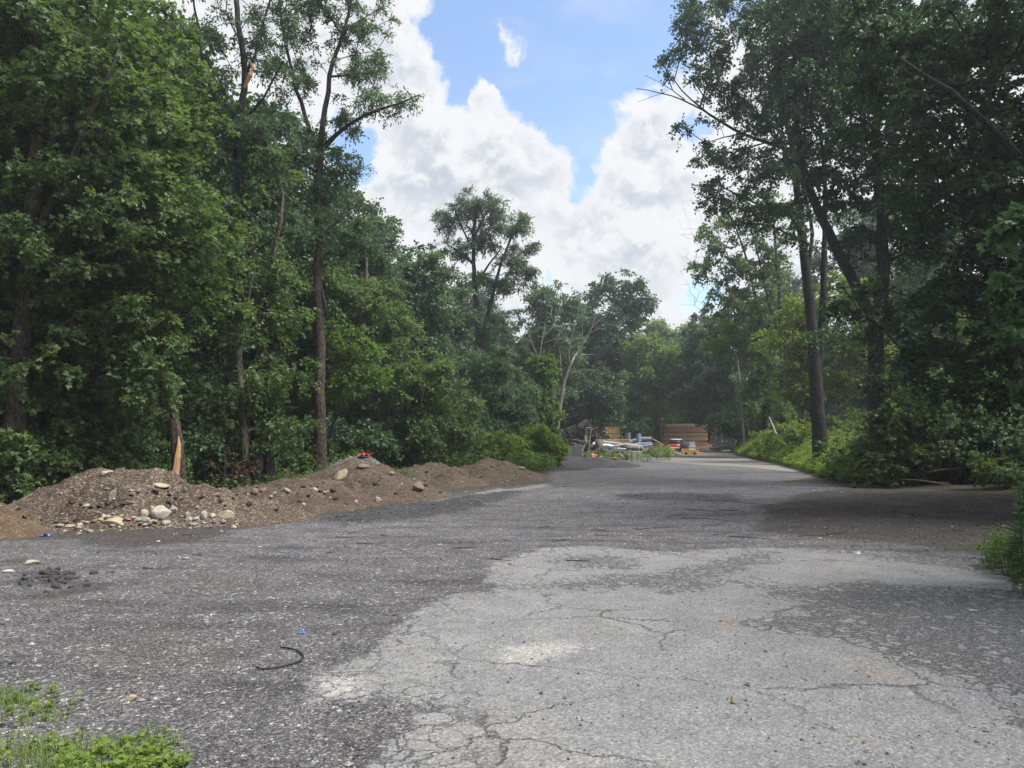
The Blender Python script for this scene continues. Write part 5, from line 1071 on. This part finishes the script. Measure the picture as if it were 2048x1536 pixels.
# low white logs/plastic pipes in the middle
def pipe(a, b, r, mat, label, cat='pipe', group=None, hollow=True, name='pipe'):
    a, b = np.array(a, float), np.array(b, float); mb = MB(); d = (b - a); mb.tube([a, a + d * .33, a + d * .66, b], r, 12, not hollow)
    if hollow:
        mb.tube([a, b], r * .86, 12, False)
        for e_ in (a, b): pass
    c = (a + b) / 2
    for arr in mb.v: arr -= c
    return one(name, mb, mat, c, label, cat, group, smooth=True)
PG = 'pipes lying in the junk row'
pipe(P(1201, 883, 50), P(1244, 888, 50), .07, 'white_plastic', 'long white pipe sloping over the junk right of the pine bundles', group=PG); pipe(P(1207, 890, 50), P(1240, 895, 49), .05, 'white_plastic', 'thin white pipe under the long white one', group=PG)
pipe(P(1222, 893, 48), P(1254, 888, 48.5), .07, 'old_board', 'grey pole crossing under the white pipe', 'pole', None, False, 'pole'); pipe(P(1228, 897, 47), P(1262, 899, 47.5), .06, 'old_board', 'lower grey pole crossing the junk row', 'pole', None, False, 'pole')
pipe(P(1250, 890, 50), P(1284, 894, 50), .13, 'white_plastic', 'short fat white pipe left of the root stump', group=PG)
BG = 'blue grey pipes behind the junk'
for a, b, r in [((1256, 884, 60), (1276, 880, 60), .16), ((1275, 878, 61), (1303, 878, 61), .18), ((1262, 891, 59), (1303, 888, 59), .17), ((1258, 893, 58), (1280, 888, 58.3), .14), ((1284, 894, 58), (1306, 890, 58), .14)]:
    pipe(P(*a), P(*b), r, 'pipe_grey', 'blue grey pipe lying in the pile left of the beam stack', group=BG)
pipe(P(1278, 889, 58.5), P(1277, 868, 58.7), .20, 'pipe_grey', 'blue grey pipe standing upright in the pipe pile', group=BG); pipe(P(1256, 889, 62), P(1256, 865, 62), .22, 'pipe_grey', 'darker pipe standing left behind the pipe pile', group=BG)
for k in range(9):
    a = P(1298 + rngF.uniform(-2, 8), 896 - k * 1.2, 62); b = P(1322 + rngF.uniform(-4, 8), 897 - k * .9, 62.5); pipe(a, b, .065, 'rust', 'rusty red bar in the low heap left of the beam stack', 'bar', 'rusty bars left of the beam stack', False, 'bar')
pipe(P(1305, 878, 62), P(1328, 891, 61.5), .06, 'timber_pink', 'pinkish plank leaning on the rusty bars', 'plank', None, False, 'plank')
for k in range(4): one('plank', MB().box((0, 0, 0), (2.4, .25, .07), bev=.01), 'timber', (X_(1232, 58) + rngF.normal() * .1, 58, .75 + k * .09), 'brown plank stacked beside the pine bundles', 'plank', 'brown planks beside the pine bundles', (0, 0, rngF.normal() * .06 + .1))
one('plank_trestle', MB().box((0, 0, .34), (1.9, .8, .68), bev=.03), 'tarp_green', (X_(1232, 58), 58.1, 0), 'dark base holding up the brown planks', 'trestle')
def lump(name, label, cat, u, Y, w_, h_, d_, mat, seed, z0=0., rough_=.35, sc=2.2):
    bm = bmesh.new(); bmesh.ops.create_icosphere(bm, subdivisions=4, radius=1); v = np.array([x.co[:] for x in bm.verts]); f = np.array([[x.index for x in q.verts] for q in bm.faces]); bm.free()
    v *= (1 + rough_ * fbm(v + seed * 3.1, sc, 4, seed))[:, None]; v[:, 2] = np.where(v[:, 2] < 0, v[:, 2] * .15, v[:, 2]); v = v * np.array((w_ / 2, d_ / 2, h_))
    o = mesh_np(name, v, [f], MAT[mat], None, False, loc=(X_(u, Y), Y, z0)); return tag(o, label, cat)
lump('tarp_heap', 'dark green tarp thrown over junk below the white pipes', 'tarp', 1212, 45, 1.5, .85, 1.2, 'tarp_green', 3); lump('tarp_heap', 'black tarp heap right of the green tarp', 'tarp', 1238, 44, 1.0, .6, 1, 'tarp_black', 4); lump('tarp_heap', 'low dark heap under the left leaning frame', 'tarp', 1185, 46, 1.2, .5, 1, 'tarp_black', 5)
lump('white_tarp', 'crumpled white tarp on the junk at the left of the white pipes', 'tarp', 1212, 47.5, 1.0, .16, .6, 'white_plastic', 6, .72, .3); lump('white_tarp', 'small white sheet peeking out between the frame and logs', 'tarp', 1191, 47, .6, .22, .5, 'white_plastic', 7, .8, .3)
mb = MB().box((0, 0, .40), (.95, .10, .9), (-.25, .04, .1), .03); one('metal_sheet', mb, 'tarp_black', (X_(1147, 43), 43, 0), 'dark sheet leaning against the log pile beside the weeds', 'sheet')
r_ = empty('wooden_stand', (X_(1172, 44), 44, 0), 'old wooden frame with a yellowish panel leaning before the logs', 'frame')
for k, (a, b) in enumerate([((1163, 912), (1176, 856)), ((1176, 906), (1182, 856)), ((1164, 905), (1170, 870))]):
    c = np.array(r_.location); o = MB().tube([P(*a, 44) - c, P(*b, 44.4) - c], .05, 4).build('post', MAT['root_wood'], r_)
MB().tube([P(1173, 856, 44.3) - c, P(1183, 856, 44.3) - c], .05, 4).build('top_bar', MAT['root_wood'], r_); MB().box(P(1172, 877, 44.1) - c, (.14, .05, .36)).build('panel', MAT['panel_yellow'], r_)
for a, b in [((1145, 878), (1168, 883)), ((1142, 886), (1170, 893)), ((1150, 893), (1164, 907)), ((1160, 905), (1178, 880))]:
    mb = MB().tube([P(*a, 43), P(*b, 43.4)], .014, 6); one('steel_rod', mb, 'pipe_grey', (0, 0, 0), 'thin grey rod sticking out of the junk beside the frame', 'rod', 'rods in the junk')
one('junk_log', MB().tube([(0, 0, 0), (.02, .03, .35), (-.05, .02, .75), (-.02, 0, 1.15)], [.28, .24, .23, .25], 12, True, .15, 5), 'root_wood', (X_(1198, 46), 46, 0), 'thick dark post standing in the junk left of the white tarp', 'post', smooth=True)
# red machine, orange beam, concrete block, root stump
r_ = empty('garden_machine', (X_(1187, 42), 42, 0), 'small red machine with handles lying in the weeds', 'machine')
MB().box((0, 0, .28), (.42, .34, .22), (.1, .2, 0), .05).build('body', MAT['red_paint'], r_); MB().tube([(.1, 0, .35), (.3, 0, .62), (.36, .1, .66)], .025, 6).build('handle', MAT['red_paint'], r_); MB().tube([(-.15, 0, .3), (-.3, .05, .58)], .025, 6).build('handle', MAT['red_paint'], r_)
for sx in (-.16, .17): MB().tube([(sx, -.2, .12), (sx, -.12, .12)], .12, 12).build('wheel', MAT['black_plastic'], r_)
r_ = empty('painted_timber', (X_(1219, 41), 41, 0), 'weathered orange and red painted beam lying in front of the junk', 'beam'); MB().box((0, 0, .12), (.85, .22, .12), (0, -.06, .05), .02).build('beam_body', MAT['rust'], r_); MB().box((.15, -.06, .205), (.42, .2, .05), (0, -.06, .05), .01).build('painted_face', MAT['orange_paint'], r_); MB().box((.38, -.09, .15), (.2, .2, .11), (0, .2, .1), .02).build('red_end', MAT['red_paint'], r_)
for a, b in [((1184, 912), (1199, 918)), ((1238, 907), (1247, 914)), ((1190, 917), (1206, 912))]: one('board', MB().tube([P(*a, 41), P(*b, 41)], .035, 4), 'old_board', (0, 0, 0), 'short grey board lying on the ground before the junk', 'board', 'boards before the junk')
one('concrete_block', MB().box((-.19, 0, .24), (.27, .34, .52), bev=.015), 'concrete', (X_(1273, 43), 43, 0), 'left of two pale concrete blocks beside the yellow green tuft', 'concrete block', 'pale concrete blocks'); one('concrete_block', MB().box((.14, 0, .25), (.28, .34, .54), bev=.015), 'concrete', (X_(1273, 43), 43.03, 0), 'right of two pale concrete blocks beside the root stump', 'concrete block', 'pale concrete blocks', (0, 0, .03))
rr_ = np.random.default_rng(8); mb = MB()
for k in range(16):
    a = rr_.uniform(0, 6.28); L = rr_.uniform(.35, .75); mb.tube([(0, 0, .35), (math.cos(a) * L * .5, math.sin(a) * L * .4, .35 + rr_.uniform(-.1, .35)), (math.cos(a) * L * 1.1, math.sin(a) * L * .7, rr_.uniform(-.03, .6))], [.13, .07, .03], 7, True, .3, k)
one('tree_stump', mb, 'root_wood', (X_(1293, 44), 44.2, .05), 'upturned tangled root stump right of the concrete blocks', 'stump', smooth=True)
one('log', MB().tube([(-.5, 0, .62), (0, .05, .66), (.6, .1, .6)], [.10, .11, .09], 9, True, .1, 4), 'bark_pale', (X_(1268, 46), 46, 0), 'pale barked log lying on top of the root stump', 'log', smooth=True)
# small vehicle with a white roof in front of the beam stack
r_ = empty('small_vehicle', (X_(1352, 62), 62, 0), 'small vehicle with white roof, dark rear window and red lights before the beam stack', 'vehicle', rz=-.25)
bm = bmesh.new(); bmesh.ops.create_cube(bm, size=1)
for vv in bm.verts: vv.co = Vector((vv.co.x * 1.32, vv.co.y * 2.1, vv.co.z * .42 + .46))
bmesh.ops.bevel(bm, geom=bm.edges[:], offset=.1, segments=3, affect='EDGES'); MB().bm(bm).build('body', MAT['red_paint'], r_, True)
bm = bmesh.new(); bmesh.ops.create_cube(bm, size=1)
for vv in bm.verts: t_ = vv.co.z > 0; vv.co = Vector((vv.co.x * (.95 if t_ else 1.24), vv.co.y * (1.1 if t_ else 1.6) + .1, .66 if not t_ else .98))
bmesh.ops.bevel(bm, geom=bm.edges[:], offset=.05, segments=2, affect='EDGES'); MB().bm(bm).build('cabin_glass', MAT['glass_dark'], r_, True)
bm = bmesh.new(); bmesh.ops.create_cube(bm, size=1)
for vv in bm.verts: vv.co = Vector((vv.co.x * (.9 if vv.co.z > 0 else 1.02), vv.co.y * (1.0 if vv.co.z > 0 else 1.22) + .08, vv.co.z * .1 + 1.02))
bmesh.ops.bevel(bm, geom=bm.edges[:], offset=.04, segments=3, affect='EDGES'); MB().bm(bm).build('roof', MAT['white_plastic'], r_, True)
for sx in (-.52, .52): MB().box((sx, -1.06, .56), (.22, .05, .16), bev=.02).build('tail_light', MAT['pink_plastic'], r_)
MB().box((0, -1.08, .34), (1.2, .1, .12), bev=.03).build('bumper', MAT['white_plastic'], r_)
for sx in (-.6, .6):
    for sy in (-.68, .68): wv_ = MB().tube([(sx - .09, sy, .25), (sx + .09, sy, .25)], .25, 16).build('wheel', MAT['black_plastic'], r_, True); MB().tube([(sx - .1, sy, .25), (sx + .1, sy, .25)], .12, 12).build('rim', MAT['steel'], wv_, True)
one('dark_canopy', MB().tube([(0, 0, 0), (0, 0, .45), (0, 0, .75), (0, 0, .92)], [.42, .46, .34, .05], 14, True, .06, 3), 'tarp_black', (X_(1368, 61), 61, 0), 'dark rounded cover standing at the right of the white roofed vehicle', 'cover', smooth=True)
# yellow flatbed, white crates, rubble
r_ = empty('yellow_trailer', (X_(1378, 54), 54, 0), 'bright yellow low flat trailer in front of the beam stack', 'trailer')
MB().box((-.1, 0, .16), (1.0, .7, .2), bev=.02).build('bed', MAT['yellow_paint'], r_); MB().box((-.1, -.37, .19), (1.04, .03, .26)).build('side_rail', MAT['yellow_paint'], r_); MB().tube([(.4, 0, .12), (.95, -.1, .1)], .05, 6).build('drawbar', MAT['yellow_paint'], r_); MB().tube([(.62, 0, .1), (.6, 0, .5)], .035, 6).build('jack_post', MAT['yellow_paint'], r_)
for sx in (-.35, .25): MB().tube([(sx, -.42, .1), (sx, -.36, .1)], .1, 12).build('wheel', MAT['black_plastic'], r_, True)
for k, (x, z_, s) in enumerate([(-.4, .32, .16), (-.15, .34, .2), (.1, .32, .18), (.35, .3, .2)]): one('debris_piece', MB().box((0, 0, 0), (s, s, s * .7), (.2, .3, k), .02), ['timber_pale', 'orange_paint', 'panel_yellow', 'timber_pale'][k], (X_(1378, 54) + x - .1, 54, z_ + .02), 'small scrap piece lying on the yellow trailer', 'scrap', 'scraps on the yellow trailer')
rock_mesh_o = rock_mesh('rock', (.32, .3, .34), 'rock_pale', 77); rock_mesh_o.location = (X_(1393, 54), 54.2, .17); tag(rock_mesh_o, 'round white stone at the right end of the yellow trailer', 'rock')
one('plastic_crate', MB().box((0, 0, .2), (.42, .4, .40), bev=.03).box((0, 0, .46), (.46, .44, .06), bev=.02), 'white_plastic', (X_(1381, 60), 60, 0), 'lower white crate in front of the beam stack', 'crate', 'white crates before the beams'); one('plastic_crate', MB().box((0, 0, .13), (.40, .36, .26), bev=.03).box((0, 0, .30), (.44, .40, .05), bev=.02), 'white_plastic', (X_(1382, 60), 60, .50), 'upper white crate stacked on the lower one', 'crate', 'white crates before the beams')
one('white_post', MB().tube([(0, 0, 0), (0, 0, .62)], .05, 8), 'white_plastic', (X_(1389, 59), 59, 0), 'short white post right of the white crates', 'post')
for k in range(34):
    o = rock_mesh('stone_chunk', (rngF.uniform(.15, .4), rngF.uniform(.15, .3), rngF.uniform(.08, .18)), ['rock_pale', 'rock_tan', 'timber_pale', 'concrete'][k % 4], 300 + k, 1, 5); t_ = rngF.uniform(-1, 1); o.location = (X_(1343, 53) + t_ * .62, 53 + rngF.normal() * .2, .05 + (1 - abs(t_)) * rngF.uniform(0, .26)); o.name = 'stone_chunk'; tag(o, 'pale chunk in the low rubble pile left of the yellow trailer', 'rubble', 'rubble pile before the vehicle')
one('board', MB().box((0, 0, .36), (.62, .3, .06), (0, -.12, 0), .02), 'yellow_paint', (X_(1341, 53), 53.1, 0), 'yellowish board lying on the rubble pile', 'board')
# rack of grey boards at the right
for k in range(13):
    zz = .12 + k * .165; L = rngF.uniform(1.7, 2.3); one('grey_board', MB().box((0, 0, 0), (L, .5, .075), bev=.01), 'old_board', (X_(1446, 64) + rngF.normal() * .08 + (k * .02), 64.3 + rngF.normal() * .05, zz), 'weathered grey board stacked with gaps beside the weeds', 'board', 'grey boards in the gapped stack', (0, rngF.normal() * .015, rngF.normal() * .04))
    for sx in (-.7, .1, .8): one('spacer_block', MB().box((0, 0, 0), (.1, .3, .085)), 'old_board', (X_(1446, 64) + sx + k * .02, 64.3, zz + .082), 'small block between the grey boards', 'spacer block', 'blocks between the grey boards')
one('leaning_pole', MB().tube([P(1429, 884, 63.6), P(1440, 857, 63.6)], .045, 6), 'steel', (0, 0, 0), 'grey metal pole leaning on the left end of the grey boards', 'pole')
for k, (a, b) in enumerate([((1420, 896), (1466, 889)), ((1424, 890), (1470, 884)), ((1432, 893), (1466, 895))]): one('loose_board', MB().tube([P(*a, 61 + k * .3), P(*b, 61.4 + k * .3)], .06, 4), 'old_board', (0, 0, 0), 'loose grey board lying before the gapped stack', 'board', 'loose boards before the stack')
one('white_pole', MB().tube([P(1553, 868, 34), P(1538, 834, 34.2)], .025, 6), 'white_plastic', (0, 0, 0), 'thin white pole slanting out of the tall weeds', 'pole')

# ------------------------------------------------------------------ debris under the right trees
Dg = 'poles and branches on the ground under the right trees'
for k, (a, b, Y_, r) in enumerate([((1685, 957), (1800, 962), 22.5, .03), ((1700, 962), (1900, 966), 22, .035), ((1790, 958), (1905, 972), 21.5, .03), ((1830, 950), (1935, 935), 22, .04), ((1770, 948), (1870, 938), 23, .03), ((1860, 925), (1960, 930), 23, .05), ((1950, 927), (2010, 918), 22, .04), ((1760, 955), (1840, 950), 22.6, .03)]):
    p0, p1 = P(*a, Y_), P(*b, Y_ + .3); p0[2] = max(p0[2], .05); p1[2] = max(p1[2], .05); mid = (p0 + p1) / 2 + np.array((0, .05, .04)); one('fallen_pole', MB().tube([p0, mid, p1], [r, r * .9, r * .6], 7, True, .1, k), 'bark', (0, 0, 0), 'dead pole lying on the dark ground under the right trees', 'pole', Dg, smooth=True)
rock(1908, 958, 42, 34, 'rock_brown', 'left dim boulder beside the broken post under the right trees', 'rock', 91, .9, y0=14); rock(1958, 950, 40, 36, 'rock_grey', 'right dim boulder beside the broken post under the right trees', 'rock', 92, .9, y0=14)
c = hit(1932, 968, 14); one('stump_post', MB().tube([(0, 0, -.1), (.02, 0, .3), (0, .02, .62)], [.15, .13, .12], 10, True, .12, 6), 'bark', c, 'short broken post standing between the two dim boulders', 'post', smooth=True)
r_ = empty('rusty_frame', P(1975, 880, 22.5), 'rusty red metal ladder frame hanging dim in the shade on the right', 'frame'); c = np.array(r_.location)
for dv in (-12, 12): MB().tube([P(1948, 880 + dv + 2, 22.5) - c, P(2040, 876 + dv - 4, 22.7) - c], .025, 6).build('rail', MAT['rust'], r_)
for u in (1962, 1985, 2008): MB().tube([P(u, 869, 22.5) - c, P(u, 893, 22.5) - c], .015, 5).build('rung', MAT['rust'], r_)
for u in (): MB().tube([P(u, 880, 19.6) - c, np.array((P(u, 880, 19.6)[0], 19.6, 0)) - c], .03, 6).build('leg', MAT['rust'], r_)

# ------------------------------------------------------------------ small litter on the lot
hp = [(561, 1291), (575, 1292), (590, 1296), (602, 1302), (608, 1310), (604, 1318), (590, 1323), (560, 1331), (535, 1335), (520, 1335), (514, 1331)]
pp = [Gp(u, v) for u, v in hp]; cc = np.mean(pp, 0); pp = [np.array((p_[0], p_[1], gz(p_[0], p_[1]) + .012)) - (cc[0], cc[1], 0) for p_ in pp]
tt = np.linspace(0, len(pp) - 1, 50); pp = np.stack([np.interp(tt, range(len(pp)), np.array(pp)[:, k]) for k in range(3)], 1)
for _ in range(6): pp[1:-1] = (pp[:-2] + 2 * pp[1:-1] + pp[2:]) / 4
one('hose', MB().tube(pp, .0065, 8), 'hose_black', (cc[0], cc[1], 0), 'short curved piece of black hose on the gravel', 'hose', smooth=True)
def scrap(u, v, s, mat, label, cat, seed, name='litter', y0=3):
    rng = np.random.default_rng(seed); c = hit(u, v, y0); g_ = 6; a, b = np.meshgrid(np.linspace(-1, 1, g_), np.linspace(-1, 1, g_)); p_ = np.stack([a.ravel(), b.ravel() * .7, 0 * a.ravel()], 1) * s / 2; p_[:, 2] = np.abs(rng.normal(size=g_ * g_)) * s * .14 + s * .04; p_[:, :2] += rng.normal(size=(g_ * g_, 2)) * s * .07
    i, j = np.meshgrid(np.arange(g_ - 1), np.arange(g_ - 1)); s0 = (j * g_ + i).ravel(); return tag(mesh_np(name, p_, [np.stack([s0, s0 + 1, s0 + 1 + g_, s0 + g_], 1)], MAT[mat], None, False, loc=c), label, cat)
scrap(605, 1268, .045, 'blue_plastic', 'small bright blue plastic scrap near the black hose', 'plastic scrap', 1, 'plastic_scrap'); scrap(90, 1073, .14, 'blue_plastic', 'crumpled light blue plastic at the left foot of the heap', 'plastic scrap', 2, 'plastic_scrap')
scrap(256, 1042, .11, 'pink_plastic', 'crumpled pink red wrapper beside the tan slab', 'wrapper', 3, 'wrapper', 9); scrap(728, 916, .34, 'pink_plastic', 'red plastic strip on the crest of the peaked heap', 'plastic strip', 4, 'plastic_strip', 15)
scrap(1945, 1222, .05, 'white_plastic', 'thin white scrap on the dark patch of asphalt at right', 'scrap', 5, 'paper_scrap')
for k, (u, v, s) in enumerate([(434, 1384, .02), (492, 1246, .03), (765, 1110, .05), (425, 1231, .04), (1000, 1060, .07), (1045, 1113, .05), (620, 1080, .06), (520, 1095, .05), (1640, 1078, .08), (1715, 1108, .07), (1215, 1078, .05), (880, 1090, .05)]): scrap(u, v, s, 'white_plastic' if k % 2 else 'rock_pale', 'small pale chip lying flat on the lot', 'chip', 20 + k, 'pale_chip')
TGp = 'dead twigs scattered on the lot'
for k in range(46):
    if k < 26: u, v = rngF.uniform(1230, 1980), rngF.uniform(985, 1085)
    else: u, v = rngF.uniform(250, 1300), rngF.uniform(1040, 1140)
    if k < 4: u, v = [1265, 1400, 1300, 1500][k], [994, 994, 997, 1005][k]
    c = Gp(u, v); L = rngF.uniform(.15, .7) * (1.3 if k < 26 else .6); a = rngF.uniform(-.7, .7); q0 = np.array((math.cos(a), math.sin(a) * 1.3, 0)) * L / 2; n_ = np.array((-q0[1], q0[0], 0)) * rngF.uniform(-.3, .3)
    mb = MB().tube([-q0, n_, q0], [.007, .006, .003], 5)
    if k % 3 == 0: mb.tube([n_, n_ + q0 * .5 + (0, .08, .03)], [.004, .002], 4)
    one('twig', mb, 'bark', (c[0], c[1], gz(c[0], c[1]) + .01), 'dead twig lying on the dark ground', 'twig', TGp)
# ------------------------------------------------------------------ haze
mh = bpy.data.materials.new('haze'); mh.use_nodes = True; gh = G(mh.node_tree); gh.n.clear()
pv = gh.node('ShaderNodeVolumePrincipled'); pv.inputs['Color'].default_value = (.86, .93, 1, 1); pv.inputs['Density'].default_value = .0012; pv.inputs['Anisotropy'].default_value = .35
go = gh.node('ShaderNodeOutputMaterial'); gh.l.new(pv.outputs[0], go.inputs['Volume'])
hb = MB().box((0, 150, 13.5), (660, 560, 31)).build('haze', mh); tag(hb, 'thin bluish summer haze in the air over the lot', 'haze', kind='stuff')
